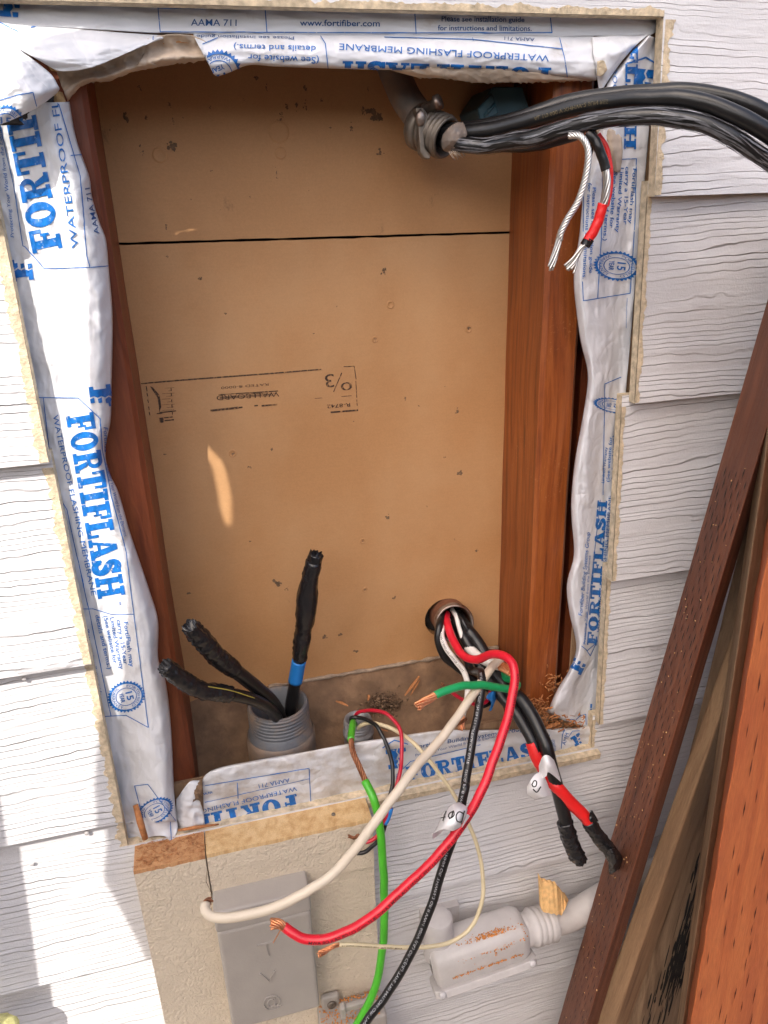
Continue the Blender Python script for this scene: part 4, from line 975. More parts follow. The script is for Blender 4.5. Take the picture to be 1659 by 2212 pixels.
# rough fibres and sawdust on the cut
fz = []
for k in range(150):
    x = random.uniform(xl_ + .002, xs_m); y = random.uniform(YT + .003, -.002); L = random.uniform(.002, .008); a = random.uniform(0, 6.28)
    p = np.array([x, y, ztm + .0012]); q = p + np.array([L * math.cos(a), L * .5 * math.sin(a), random.uniform(.0, .002)])
    fz.append(sweep([p, (p + q) / 2 + (0, 0, .0008), q], .0003, 4))
part('saw_fibres', merge(*fz), 'splinter', trim, kind='stuff')
for (u, v, r) in [(*z3(1165, 577), .0022)]:
    p = at(u, v, -.018); part('nail_head', lathe((p[0], p[1], ztm + .0003), (p[0], p[1], ztm + .01), [(0, r), (.0012, r * .9)], 12, True, True), 'zinc', trim)
sl = sweep(px3([(*c7(585, 228), .004), (*c7(605, 300), -.006), (*c7(628, 375), -.010)]), [.0026, .0034, .003], 8)
part('wood_splinter', sl, 'splinter', label='reddish wood splinter standing against the lower left flashing', cat='splinter')
part('wood_splinter', sweep(px3([(*c7(770, 338), -.002), (*c7(850, 325), -.008), (*c7(945, 312), -.004)]), [.0012, .002, .0008], 6), 'splinter', label='thin brown splinter lying on top of the beige trim block', cat='splinter')
# pine sill ledge under the bottom strip, right of the block
zl = -.5985
V = []; F = []; n = 60; xs = np.linspace(xr_ + .001, .404, n)
for i, x in enumerate(xs):
    w = .0006 * nz(x * 90, 1); V += [(x, -.0100, zl - .008 + w), (x, -.0115 + .001 * nz(x * 150, 2), zl + w), (x, .008, zl + .002), (x, .008, zl - .008)]
for i in range(n - 1):
    for k in range(4): F.append([i * 4 + k, i * 4 + (k + 1) % 4, (i + 1) * 4 + (k + 1) % 4, (i + 1) * 4 + k][::-1])
part('sill_ledge', (V, F), 'bare_cement', smooth=False, label='sawn yellow edge of the lower siding below the bottom flashing strip', cat='ledge')

# ---- grey cable box
cab = thing('cable_box', 'grey painted cable enclosure with embossed letters on the beige trim block', 'enclosure', at(590, 2200, YT))
yb_ = YT - .026
TL = at(*c7(935, 690), yb_); TR = at(*c7(1342, 600), yb_); ML = at(*c7(940, 780), yb_); MR = at(*c7(1346, 686), yb_)
x0, x1 = TL[0], TR[0] ; zt = (TL[2] + TR[2]) / 2; zm = (ML[2] + MR[2]) / 2
x1 = at(*c7(1350, 720), yb_)[0]; x0 = at(*c7(945, 850), yb_)[0]
zb_ = at(*c7(1180, 1160), yb_)[2]
lid = bevel(part('hood', box(x0, x1, yb_ - .0015, YT + .003, zm + .0008, zt), 'box_grey', cab, smooth=False), .003, 3)
cov = bevel(part('cover', box(x0 + .0006, x1 - .0006, yb_, YT + .003, zb_, zm - .0008), 'box_grey', cab, smooth=False), .004, 3)
gcov = ([(x0 - .1, yb_, zb_ - .3), (x1 + .1, yb_, zb_ - .3), (x1 + .1, yb_, zt), (x0 - .1, yb_, zt)], [[0, 1, 2, 3]])
d = Decal(gcov, .0002)
d.text('T', c7(1122, 890), c7(1196, 872), 33, -.02); d.text('V', c7(1132, 1005), c7(1200, 990), 28, -.02); d.text('@', c7(1140, 1105), c7(1216, 1090), 25, -.015)
g = d.geo(); Vt = [np.array(p) for p in g[0]]; n = len(Vt)
part('embossed_letters', kind='stuff', geo=([tuple(p + (0, -.0014, 0)) for p in Vt] + [tuple(p) for p in Vt], g[1] + [[a, b, b + n, a + n] for f in g[1] for a, b in ((f[0], f[1]), (f[1], f[2]), (f[2], f[0]))]), mat='box_grey', parent=cov, smooth=False)
# torn paint line above the box
part('paint_tear', sweep(px3([(*c7(895, 500), YT), (*c7(890, 560), YT), (*c7(910, 600), YT), (*c7(930, 640), YT), (*c7(1000, 645), YT), (*c7(1090, 636), YT)]), [.0002, .0003, .0003, .0006, .0008, .0002], 5), 'dirt', trim)

# ---- grey terminal box at the bottom, cut by the frame
nid = thing('terminal_box', 'grey plastic terminal box at the bottom edge with a screw ear and sawdust', 'enclosure', at(770, 2230, YT))
yn = YT - .030
zn = at(*z4(560, 960), YT)[2]
nx0 = at(*z4(190, 1150), yn)[0]; nx1 = at(*z4(1010, 1000), yn)[0]
bevel(part('shell', box(nx0, nx1, yn, YT + .003, -1.12, zn), 'box_grey', nid, smooth=False), .004, 3)
p = at(*z4(310, 900), YT)
bevel(part('screw_ear', box(p[0] - .011, p[0] + .011, YT - .006, YT + .002, zn - .002, zn + .020), 'box_grey', nid, smooth=False), .004, 3)
q = (p[0] + .001, YT - .0062, zn + .008); part('screw', lathe(q, (q[0], q[1] - .01, q[2]), [(0, .0052), (.001, .0055), (.0025, .0046), (.0027, .0012), (.0018, .0008)], 18, False, True), 'zinc', nid)
h0 = at(*z4(470, 1090), yn - .002); h1 = at(*z4(800, 1030), yn - .002)
bevel(part('hinge_bar', box(h0[0], h1[0], yn - .004, yn + .002, h0[2] - .004, h0[2] + .004), 'box_grey', nid, smooth=False), .0015)
for xx in (h0[0], h1[0]): bevel(part('hinge_lug', box(xx - .003, xx + .003, yn - .007, yn + .002, h0[2] - .010, h0[2] + .007), 'box_grey', nid, smooth=False), .0015)
sd = []
for k in range(420):
    x = random.uniform(nx0 + .002, nx1 - .004); y = random.uniform(yn + .002, YT + .001) if random.random() < .7 else YT - random.uniform(0, .006)
    c = (x, y, zn + random.uniform(0, .0012) + (.003 if y > YT - .005 else 0)); sd.append(ico(c, random.uniform(.0004, .0011), 1, .4))
part('sawdust', merge(*sd), 'sawdust', nid, kind='stuff')

# ---- conduit body on the wall at the lower right
lb = thing('conduit_fitting', 'painted grey-white conduit elbow body on the siding, dusted with sawdust', 'conduit fitting', at(1040, 2130, -.03))
ya = -.052
A0 = at(*c8(205, 905), ya); A1 = at(*c8(600, 770), ya)
axd = (A1 - A0) / np.linalg.norm(A1 - A0); upv = np.array([0, 0, 1.0]); upv -= axd * (upv @ axd); upv /= np.linalg.norm(upv); fwd = np.cross(upv, axd)   # points towards -y
if fwd[1] > 0: fwd = -fwd
def rsec(t, hw, hh, n=28, pw=5.0, off=(0, 0)):
    c = A0 + (A1 - A0) * t
    out = []
    for k in range(n):
        a = 2 * math.pi * k / n; ca, sa = math.cos(a), math.sin(a); r = (abs(ca) ** pw + abs(sa) ** pw) ** (-1 / pw)
        out.append(c + fwd * (hw * r * ca + off[0]) + upv * (hh * r * sa + off[1]))
    return out
secs = [(-.02, .010, .012), (0, .019, .022), (.04, .023, .027), (.5, .0235, .0275), (.92, .023, .027), (1.0, .020, .022), (1.02, .014, .016)]
V = []; n = 28
for t, a, b in secs: V += rsec(t, a, b)
F = [[i * n + k, i * n + (k + 1) % n, (i + 1) * n + (k + 1) % n, (i + 1) * n + k] for i in range(len(secs) - 1) for k in range(n)] + [list(range(n)), [(len(secs) - 1) * n + k for k in range(n)]]
bod = part('body', (V, F), 'pvc_paint', lb)
# cover plate low at the front with two screws
def cover_sec(t): return A0 + (A1 - A0) * t + fwd * .021 - upv * .017
cp = []
nrm = fwd * .40 - upv * .917; acr = np.cross(axd, nrm)
if acr[2] < 0: acr = -acr
ring = []
L = np.linalg.norm(A1 - A0)
for k in range(40):
    a = 2 * math.pi * k / 40; ca, sa = math.cos(a), math.sin(a); r = (abs(ca) ** 8 + abs(sa) ** 8) ** (-1 / 8.); ring.append((ca * r * (L / 2 + .006) * (1 if abs(sa) < .9 else 1), sa * r * .0200))
cc = A0 + (A1 - A0) * .5 + nrm * .0255
V = [cc + axd * a + acr * b for a, b in ring] + [cc + axd * a * .995 + acr * b * .97 + nrm * .0095 for a, b in ring]
n = 40; F = [[i, (i + 1) % n, n + (i + 1) % n, n + i] for i in range(n)] + [list(range(n))[::-1], [n + i for i in range(n)]]
cv = bevel(part('cover_plate', (V, F), 'pvc_paint', lb, smooth=False), .0012, 2)
for s in (-1, 1):
    c = cc + axd * s * (L / 2 - .002) + nrm * .0035 + (fwd * .917 + upv * .40) * .0195; part('cover_screw', lathe(c, c + (fwd * .917 + upv * .40), [(-.001, .0042), (.0015, .0042), (.0026, .003), (.0028, .0005)], 14, False, True), 'nail', cv)
# hub with ribs and the pipe
H0 = A1 - axd * .002; H1 = at(*c8(720, 735), ya + .004); hd = (H1 - H0) / np.linalg.norm(H1 - H0); HL = np.linalg.norm(H1 - H0)
pr = [(-.005, .0185), (.004, .0195), (.008, .0185), (.012, .0205)]
pr += [(.012 + (HL - .012) * k / 12, .0205 + (.0016 if k % 3 == 1 else 0)) for k in range(1, 12)] + [(HL, .0225), (HL + .001, .0185)]
part('hub', lathe(H0, H1, pr, 28, True, True), 'pvc_paint', lb)
P1 = at(*c8(960, 620), ya + .012)
part('pipe', sweep(cat(np.array([H1 - hd * .01, H1 + hd * .03, P1, P1 + (P1 - H1) * 1.2]), 30), .0165, 24), 'pvc_paint', lb)
S0 = at(*c8(235, 790), ya + .006); S1 = at(*c8(235, 690), ya + .008)
part('stub_pipe', lathe(S0 - (0, 0, .03), S1 + (0, 0, .02), [(0, .0175), (.03, .0175), (.044, .0165), (.056, .0162), (.057, .015), (.0572, .004)], 24, False, True), 'pvc_paint', lb)
bp = at(*c8(235, 690), -.004)
part('wall_plate', box(bp[0] - .024, bp[0] + .024, -.012, .004, bp[2] - .02, bp[2] + .012), 'pvc_paint', lb, smooth=False)
sd = []
for k in range(900):
    t = random.gauss(.62, .15); w = random.gauss(0, .004)
    if not .05 < t < .98: continue
    c = A0 + (A1 - A0) * t + upv * (.0278 - (max(0, w + .004) * 1.1)) + fwd * (.0165 + w); sd.append(ico(c, random.uniform(.0003, .0010), 1, .4))
for k in range(160):
    t = random.uniform(.15, .9); c = A0 + (A1 - A0) * t + upv * (-.002) + fwd * .026 + upv * random.gauss(0, .001); sd.append(ico(c, random.uniform(.0004, .0008), 1, .4))
part('sawdust', merge(*sd), 'sawdust', lb, kind='stuff')
# pale broken wood chip standing on the pipe
ch = thing('wood_chip', 'pale broken wood chip with ragged ends resting on the conduit pipe', 'wood chip', at(*c8(735, 700), -.06))
V = []; F = []
xs = np.linspace(0, 1, 12)
topc = [c8(672, 535), c8(685, 560), c8(700, 560), c8(712, 568), c8(725, 566), c8(735, 575), c8(745, 572), c8(755, 590), c8(765, 598), c8(778, 618), c8(788, 622), c8(798, 640)]
botc = [c8(680, 680), c8(688, 690), c8(700, 696), c8(710, 694), c8(722, 700), c8(735, 698), c8(745, 705), c8(755, 700), c8(768, 708), c8(775, 690), c8(782, 680), c8(790, 655)]
for i in range(12):
    yy = -.058 - .006 * math.sin(i / 11 * math.pi)
    a = at(*topc[i], yy + .012); b = at(*botc[i], yy); jt = .0014 * nz(i * 1.7, 3.)
    V += [a + (0, jt, 0), b + (0, jt, 0), b + (0, .005, 0), a + (0, .005, 0)]
for i in range(11):
    for k in range(4): F.append([i * 4 + k, i * 4 + (k + 1) % 4, i * 4 + 4 + (k + 1) % 4, i * 4 + 4 + k])
F += [[0, 1, 2, 3], [47, 46, 45, 44]]
part('chip', (V, F), 'splinter_pale', ch, smooth=False)

# ---- lumber leaning at the right
def beam(e_top, e_bot, mat, label, ext=.25, name='lumber_board', depth=None):
    """e_top / e_bot: three long edges (u,v,y) seen: left, middle, right. A fourth edge closes the section behind."""
    T = [at(*e) for e in e_top]; Bm = [at(*e) for e in e_bot]
    T4 = T[0] + T[2] - T[1]; B4 = Bm[0] + Bm[2] - Bm[1]
    T.append(T4); Bm.append(B4); Tt = []; Bb = []
    for a, b in zip(T, Bm):
        d = (a - b); d /= np.linalg.norm(d); Tt.append(a + d * ext); Bb.append(b - d * ext)
    ax = (Tt[1] - Bb[1]); Lh = np.linalg.norm(ax); ax /= Lh
    fx = Tt[0] - Tt[1]; fx -= ax * (fx @ ax); fx /= np.linalg.norm(fx); fy = np.cross(ax, fx)
    rot = np.stack([fx, fy, ax], 1)
    n = 70; V = []; F = []
    for i in range(n):
        t = i / (n - 1)
        for k in range(4):
            p = Bb[k] + (Tt[k] - Bb[k]) * t; c = sum(Bb) / 4 + (sum(Tt) / 4 - sum(Bb) / 4) * t
            w = 1 + .012 * nz(t * 30, k * 3.1, Lh) + .008 * nz(t * 90, k * 2.3, Lh); V.append(c + (p - c) * w)
    for i in range(n - 1):
        for k in range(4): F.append([i * 4 + k, i * 4 + (k + 1) % 4, i * 4 + 4 + (k + 1) % 4, i * 4 + 4 + k])
    F += [[3, 2, 1, 0], [(n - 1) * 4 + k for k in range(4)]]
    o = part(name, (V, F), mat, smooth=False, rot=rot, label=label, cat='lumber', group='lumber leaning against the wall')
    bm = bmesh.new(); bm.from_mesh(o.data); bmesh.ops.recalc_face_normals(bm, faces=bm.faces); bm.to_mesh(o.data); bm.free()
    bevel(o, .0022, 2)
    return o, T, Bm
def slits(o, T, Bm, ia, ib, nrow, ncol, L, w, mat, seed, jx=.25, s0=.06, s1=.94):
    """incising marks: small lens shaped cuts along the grain, laid in staggered columns"""
    rs = random.Random(seed); a0, a1 = np.array(Bm[ia]), np.array(T[ia]); b0, b1 = np.array(Bm[ib]), np.array(T[ib])
    nrm = np.cross(a1 - a0, b0 - a0); nrm /= np.linalg.norm(nrm)
    if nrm @ (CAM - a0) < 0: nrm = -nrm
    V = []; F = []
    for c in range(ncol):
        s = s0 + (s1 - s0) * (c + .5) / ncol
        for r in range(nrow):
            t = (r + (c % 2) * .5 + rs.uniform(-.12, .12)) / nrow; ss = s + rs.uniform(-jx, jx) / ncol
            if not 0 < t < 1 or rs.random() < .06: continue
            p = a0 + (a1 - a0) * t; q = b0 + (b1 - b0) * t; m = p + (q - p) * ss; ax = (a1 - a0) / np.linalg.norm(a1 - a0); cr = (q - p) / np.linalg.norm(q - p)
            l = L * rs.uniform(.7, 1.25); ww = w * rs.uniform(.7, 1.3); k = rs.uniform(-.3, .3) * ww
            n = len(V); m = m + nrm * .0006
            V += [m - ax * l / 2, m + cr * ww / 2, m + ax * l / 2 + cr * k, m - cr * ww / 2]; F.append([n, n + 1, n + 2, n + 3])
    part('incising_marks', (V, F), mat, o, kind='stuff', smooth=False) if False else None
    me = bpy.data.meshes.new('incising_marks'); Wm = o.matrix_basis.inverted(); me.from_pydata([tuple(Wm @ Vector(v)) for v in V], [], F); me.materials.append(MT[mat])
    c = bpy.data.objects.new('incising_marks', me); COL.objects.link(c); c.parent = o; c['kind'] = 'stuff'
o4, T4_, B4_ = beam([(1676, 1000, -.12), (1690, 1000, -.20), (2150, 1000, -.18)], [(1480, 2212, -.12), (1492, 2212, -.20), (1890, 2212, -.18)], 'lumber_orange', 'orange-red incised treated board at the far right, nearest the camera')
slits(o4, T4_, B4_, 1, 2, 13, 15, .024, .0015, 'slit', 4, jx=.6, s0=.02)
o3, T3_, B3_ = beam([(1636, 1000, -.11), (1652, 1000, -.135), (1684, 1000, -.125)], [(1462, 2212, -.11), (1474, 2212, -.135), (1496, 2212, -.125)], 'lumber_tan', 'weathered tan board edge wedged beside the orange-red board')
o5, T5_, B5_ = beam([(1640, 1000, -.050), (1672, 1000, -.060), (1760, 1000, -.050)], [(1346, 2212, -.050), (1380, 2212, -.060), (1492, 2212, -.050)], 'lumber_grey', 'shadowed grey-brown board with black scorch marks between the others')
rs = random.Random(3)
sg = []
for k in range(170):   # scorch patch on its face
    t = rs.gauss(.17, .09); s_ = .45 + .30 * (t - .17) * 3 + rs.gauss(0, .12)
    if not (0.0 < t < .42 and .04 < s_ < .96): continue
    a = np.array(B5_[1]) + (np.array(T5_[1]) - B5_[1]) * t; c = np.array(B5_[2]) + (np.array(T5_[2]) - B5_[2]) * t; m = a + (c - a) * s_
    axx = (np.array(T5_[1]) - B5_[1]); axx /= np.linalg.norm(axx); cr = (c - a) / np.linalg.norm(c - a); nn = np.cross(axx, cr); nn = nn if nn @ (CAM - m) > 0 else -nn
    L = rs.uniform(.006, .030); W = rs.uniform(.0004, .0022); kk = 10
    pts = [m + nn * (.0007 + .000012 * k) + axx * L * math.cos(6.283 * i / kk) * rs.uniform(.6, 1.2) + cr * W * math.sin(6.283 * i / kk) * rs.uniform(.6, 1.3) for i in range(kk)]
    sg.append((pts, [list(range(kk))]))
g = merge(*sg); me = bpy.data.meshes.new('scorch_mark'); Wm = o5.matrix_basis.inverted(); me.from_pydata([tuple(Wm @ Vector(v)) for v in g[0]], [], g[1]); me.materials.append(MT['char'])
c = bpy.data.objects.new('scorch_mark', me); COL.objects.link(c); c.parent = o5; c['kind'] = 'stuff'
o2, T2_, B2_ = beam([(1712, 1000, -.085), (1742, 1000, -.100), (1782, 1000, -.080)], [(1282, 2212, -.085), (1330, 2212, -.100), (1358, 2212, -.080)], 'lumber_tan', 'tan rough sawn board right behind the dark brown board')
o1, T1_, B1_ = beam([(1556, 1000, -.062), (1634, 1000, -.128), (1654, 1000, -.10)], [(1204, 2212, -.062), (1268, 2212, -.128), (1292, 2212, -.10)], 'lumber_dark', 'dark brown incised treated board leaning across the siding, leftmost of the stack')
slits(o1, T1_, B1_, 0, 1, 34, 9, .013, .0018, 'char', 9)
sp = []
for k in range(90):
    t = random.random(); s = random.random(); p = np.array(B1_[0]) + (np.array(T1_[0]) - B1_[0]) * t; q = np.array(B1_[1]) + (np.array(T1_[1]) - B1_[1]) * t; sp.append(ico(p + (q - p) * s + (-.0003, -.0005, 0), random.uniform(.0003, .0008), 1, .4))
part('sawdust_specks', merge(*sp), 'splinter_pale', label='pale sawdust specks scattered on the dark brown board', cat='sawdust', kind='stuff')
# foam scrap in the lower left corner
p = at(8, 2204, -.05)
part('foam_scrap', merge(ico(p + (-.012, 0, -.012), .020, 3, .06, (1.2, .8, .7))), 'foam', label='yellow foam scrap poking into the bottom left corner', cat='foam')
# ================================================================== CONDUITS AND CABLES
def cable(name, pts, wpx, mat, parent, n=12, seg=90, crink=0., kk=(30, 3), seed=0, r=None, cap=True, smooth=True):
    C = cat(px3(pts), seg); r = r or pxwidth(C, wpx)
    C = C + np.array([[.0007 * nz(i * .11, pts[0][0]), .0007 * nz(i * .11, pts[0][0] + 9), .0007 * nz(i * .13, pts[0][1])] for i in range(len(C))]) * min(1, r / .003)
    rf = (lambda t, a: 1 + crink * (nz(t * kk[0], math.cos(a) * kk[1], seed + math.sin(a) * kk[1]) + .6 * nz(t * kk[0] * 2.3, math.cos(a) * kk[1] * 2, seed + 9 + math.sin(a) * kk[1] * 2))) if crink else None
    part(name, sweep(C, r, n, cap, rf), mat, parent, smooth=smooth); return C, r
def strands(name, C, r, count, mat, parent, twist=2.0, splay=0., sr=None, seed=0, ends=True):
    """twisted bundle of bare strands along centre line C"""
    C = np.array(C); T, N, B = frames(C); m = len(C); gs = []; rs = random.Random(seed)
    for k in range(count):
        if count > 7:
            ring = 0 if k == 0 else (1 if k < 7 else 2); cnt = [1, 6, count - 7][ring]; rad = r * [0, .45, .82][ring]; ph = 2 * math.pi * (k - [0, 1, 7][ring]) / max(1, cnt)
        else: rad = 0 if k == 0 and count > 4 else r * .66; ph = 2 * math.pi * k / max(1, count - (1 if count > 4 else 0))
        s_ = sr or r * .33; cut = m - rs.randint(0, max(1, m // 9)) if ends else m; W = []
        j0 = rs.uniform(-1, 1); j1 = rs.uniform(-1, 1)
        for i in range(cut):
            t = i / (m - 1); a = ph + twist * 2 * math.pi * t; rr = rad * (1 + splay * t * t)
            W.append(C[i] + N[i] * (rr * math.cos(a) + splay * r * .3 * j0 * t * t) + B[i] * (rr * math.sin(a) + splay * r * .3 * j1 * t * t))
        gs.append(sweep(W, s_, 6))
    part(name, merge(*gs), mat, parent, kind='stuff')
def wire_text(s, C, r, t0, t1, h, mat, parent, roll=0., flip=False):
    """print that runs along the visible side of a wire"""
    V, F = text2d(s, .01)
    if not len(V): return
    C = np.array(C); sl = np.r_[0, np.cumsum(np.linalg.norm(np.diff(C, axis=0), axis=1))]; Lt = sl[-1]; W = V[:, 0].max(); out = []
    T = np.gradient(C, axis=0); T /= np.linalg.norm(T, axis=1)[:, None]
    for x, y in V:
        q = x / W; q = 1 - q if flip else q
        s_ = Lt * (t0 + (t1 - t0) * q); c = np.array([np.interp(s_, sl, C[:, j]) for j in range(3)]); t = np.array([np.interp(s_, sl, T[:, j]) for j in range(3)]); t /= np.linalg.norm(t)
        v = CAM - c; v -= t * (v @ t); v /= np.linalg.norm(v); w = np.cross(t, v)
        yy = (y - .5) * h * (1 if not flip else -1); ang = roll + yy / r
        out.append(c + (r + .00025) * (math.cos(ang) * v + math.sin(ang) * w))
    part('wire_print', (out, F), mat, parent)
def taped(name, pts, wpx, parent, mat='black_tape', seed=0, seg=60, crink=.10, r=None, ragged=True):
    C = cat(px3(pts), seg); r = r or pxwidth(C, wpx)
    def rf(t, a):
        k = 1 + crink * (nz(t * 9 + a * .6, math.cos(a) * 2, seed + math.sin(a) * 2) + .7 * nz(t * 22 - a * .5, math.cos(a) * 4, seed + 5 + math.sin(a) * 4))
        if ragged and t > .90: k *= 1 + .25 * nz(a * 2.2, t * 8, seed + 3)
        return k
    V, F = sweep(C, r, 18, False, rf); V = list(V); F = list(F)
    n = 18; m = len(C); T, N, B = frames(C)
    if ragged:
        # open, folded mouth at the cut end
        for k in range(n): V[(m - 1) * n + k] = V[(m - 1) * n + k] + T[-1] * r * (.5 * nz(k * .9, seed) + .25 * nz(k * 2.3, seed))
        i0 = len(V)
        for k in range(n): V.append(V[(m - 1) * n + k] * .35 + C[-1] * .65 - T[-1] * r * .9)
        F += [[(m - 1) * n + k, (m - 1) * n + (k + 1) % n, i0 + (k + 1) % n, i0 + k] for k in range(n)] + [[i0 + k for k in range(n)]]
    F.append(list(range(n))[::-1])
    return part(name, (V, F), mat, parent)
def thr(axis0, axis1, L, r, turns, depth=.0009, base=0.):
    return [(base + L * k / (turns * 4), r + depth * math.cos(math.pi * k / 2)) for k in range(turns * 4 + 1)]

# ---- big grey conduit with three taped cables
bc = thing('conduit_adapter', 'large grey threaded conduit end standing on the dusty plate', 'conduit', at(605, 1640, .055))
yc = .058
c_top = at(600, 1517, yc); Rb = 66 * cdepth(c_top) / FPX
zt0 = c_top[2]; ax0 = np.array([c_top[0], c_top[1], PZ - .03]); ax1 = np.array([c_top[0], c_top[1], zt0 + .0])
Ht = zt0 - ax0[2]
th_h = .030
pr = [(0, Rb * 1.08), (Ht - th_h - .010, Rb * 1.08), (Ht - th_h - .004, Rb * 1.05), (Ht - th_h, Rb * .99)] + [(Ht - th_h + th_h * k / 28, Rb * .975 + .0010 * math.cos(math.pi * k / 2)) for k in range(1, 28)] + [(Ht - .0008, Rb * .96), (Ht, Rb * .93), (Ht - .001, Rb * .86), (Ht - .05, Rb * .84), (0, Rb * .84)]
part('threaded_end', lathe(ax0, ax1, pr, 48), 'pvc', bc)
pz = lathe(ax0 + (0, 0, .001), ax1, [(0, Rb * 1.13), (Ht - th_h - .016, Rb * 1.13), (Ht - th_h - .010, Rb * 1.12), (Ht - th_h - .008, Rb * 1.085)], 48)
part('coupling', pz, 'pvc_dusty', bc)
def feeder(label, pts, w, tape_from, nm='feeder_cable', seed=0, kt=1.14, wiggle=None, **kw):
    t = thing(nm, label, 'cable', at(*pts[0])); i = tape_from
    C = cat(px3(pts), 120); r = pxwidth(C, w); k = int(120 * i)
    part('insulation', sweep(C[:k + 2], r, 18), 'black', t)
    T, N, B = frames(C)
    Cp = C[k:]; taped_geo(t, Cp, r * kt, seed); return t, C, r
def taped_geo(t, Cp, r, seed, mat='black_tape', name='taped_end', crink=.20):
    Cp = cat(Cp, 64)
    def rf(tt, a):
        k = 1 + crink * (1.3 * abs(nz(tt * 7 + a * .55, math.cos(a) * 1.6, seed + math.sin(a) * 1.6)) + 1.2 * abs(nz(tt * 16 - a * .8, math.cos(a) * 3, seed + 5 + math.sin(a) * 3)) - .35) + .07 * ((tt * 7 + a / 6.2832) % 1.0)
        if tt < .08: k *= .92 + tt
        if tt > .80: k *= 1 - .9 * (tt - .8) + .22 * nz(a * 2.2, tt * 9, seed + 3)
        return k
    n = 28; V, F = sweep(Cp, r, n, False, rf); V = [np.array(v) for v in V]; m = len(Cp); T, N, B = frames(Cp)
    for k in range(n): V[(m - 1) * n + k] = V[(m - 1) * n + k] + T[-1] * r * (.5 * nz(k * .9, seed) + .3 * nz(k * 2.3, seed))
    i0 = len(V)
    for k in range(n): V.append(V[(m - 1) * n + k] * .45 + Cp[-1] * .55 - T[-1] * r * 1.1)
    F += [[(m - 1) * n + k, (m - 1) * n + (k + 1) % n, i0 + (k + 1) % n, i0 + k] for k in range(n)] + [[i0 + k for k in range(n)], list(range(n))[::-1]]
    return part(name, (V, F), mat, t)
bot = PZ - .01
t1, Cf, rf_ = feeder('upright black feeder cable with a blue tape band and taped tip', [(625, 1640, .066), (627, 1540, .066), (640, 1460, .062), (652, 1390, .054), (664, 1290, .044), (672, 1240, .038), (683, 1196, .034)], 27, .50, seed=1)
k0, k1 = int(120 * .385), int(120 * .50)
part('blue_tape_band', sweep(Cf[k0:k1], rf_ * 1.16, 18, True, lambda t, a: 1 + .03 * nz(t * 5, a)), 'blue_tape', t1)
part('tape_lump', sweep(cat(Cf[int(120 * .66):int(120 * .97)], 30), rf_ * 1.42, 16, True, lambda t, a: (.84 + .26 * math.sin(math.pi * min(1, t * 1.15 + .1))) * (1 + .16 * nz(t * 7 + a, math.cos(a) * 3, 4.4))), 'black_tape', t1)
t2, C2_, r2_ = feeder('black feeder cable bending left with an open taped end, the upper of two', [(612, 1640, .050), (606, 1560, .048), (590, 1520, .040), (556, 1487, .026), (510, 1450, .010), (466, 1415, -.004), (440, 1386, -.012), (408, 1352, -.020)], 31, .66, seed=2)
t3, C3_, r3_ = feeder('black feeder cable bending far left with a ragged taped end, the lower of two', [(606, 1645, .040), (602, 1570, .036), (590, 1540, .028), (556, 1515, .012), (500, 1500, -.006), (440, 1492, -.020), (402, 1473, -.028), (354, 1438, -.036)], 27, .64, seed=3, kt=1.22)
part('yellow_stripe', sweep(cat(px3([(450, 1483, -.030), (500, 1492, -.020), (550, 1508, -.004)]), 20), .0005, 5), 'yellow', t3)

# ---- small grey conduit
sc = thing('conduit_stub', 'small grey threaded conduit stub with thin wires in the dusty plate', 'conduit', at(770, 1600, .05))
ys = .055; ctop = at(*z6(240, 445), ys); Rs = 30 * cdepth(ctop) / FPX
b0 = np.array([ctop[0] + .001, ctop[1], PZ - .02]); Hs = ctop[2] - b0[2]
pr = [(0, Rs * 1.06), (Hs - .022, Rs * 1.06), (Hs - .020, Rs * 1.12), (Hs - .016, Rs * 1.12), (Hs - .015, Rs)] + [(Hs - .015 + .0145 * k / 16, Rs + .0008 * math.cos(math.pi * k / 2)) for k in range(1, 16)] + [(Hs, Rs * .97), (Hs, Rs * .86), (Hs - .03, Rs * .84), (0, Rs * .84)]
part('threaded_end', lathe(b0, b0 + (0, 0, 1), pr, 36), 'stub', sc)
IN = (ctop[0], ctop[1], ctop[2] - .02); iu, iv = proj(IN)
def single(label, nm='wire'): return nm, label
# green grounding wire: green sleeve, bare copper, long bright green tail
w = thing('ground_wire', 'long bright green ground wire with a bared copper stretch, hanging to the bottom edge', 'wire', at(770, 1560, .03))
cable('sleeve', [(768, 1590, .055), z6(200, 490) + (.040,), z6(170, 690) + (.004,)], 15, 'green', w, seg=30)
Cc = cat(px3([z6(172, 680) + (.004,), z6(195, 830) + (-.008,), z6(260, 980) + (-.018,), z6(345, 1175) + (-.028,)]), 70)
strands('bare_copper', Cc, pxwidth(Cc, 11.5), 13, 'copper_dark', w, twist=2.2, ends=False)
C, r = cable('insulation', [z6(335, 1165) + (-.0275,), (808, 1730, -.045), (822, 1800, -.055), (829, 1900, -.066), (830, 2000, -.072), (818, 2100, -.080), (800, 2160, -.085), (770, 2215, -.088), (735, 2270, -.09)], 17.5, 'green', w, seg=140)
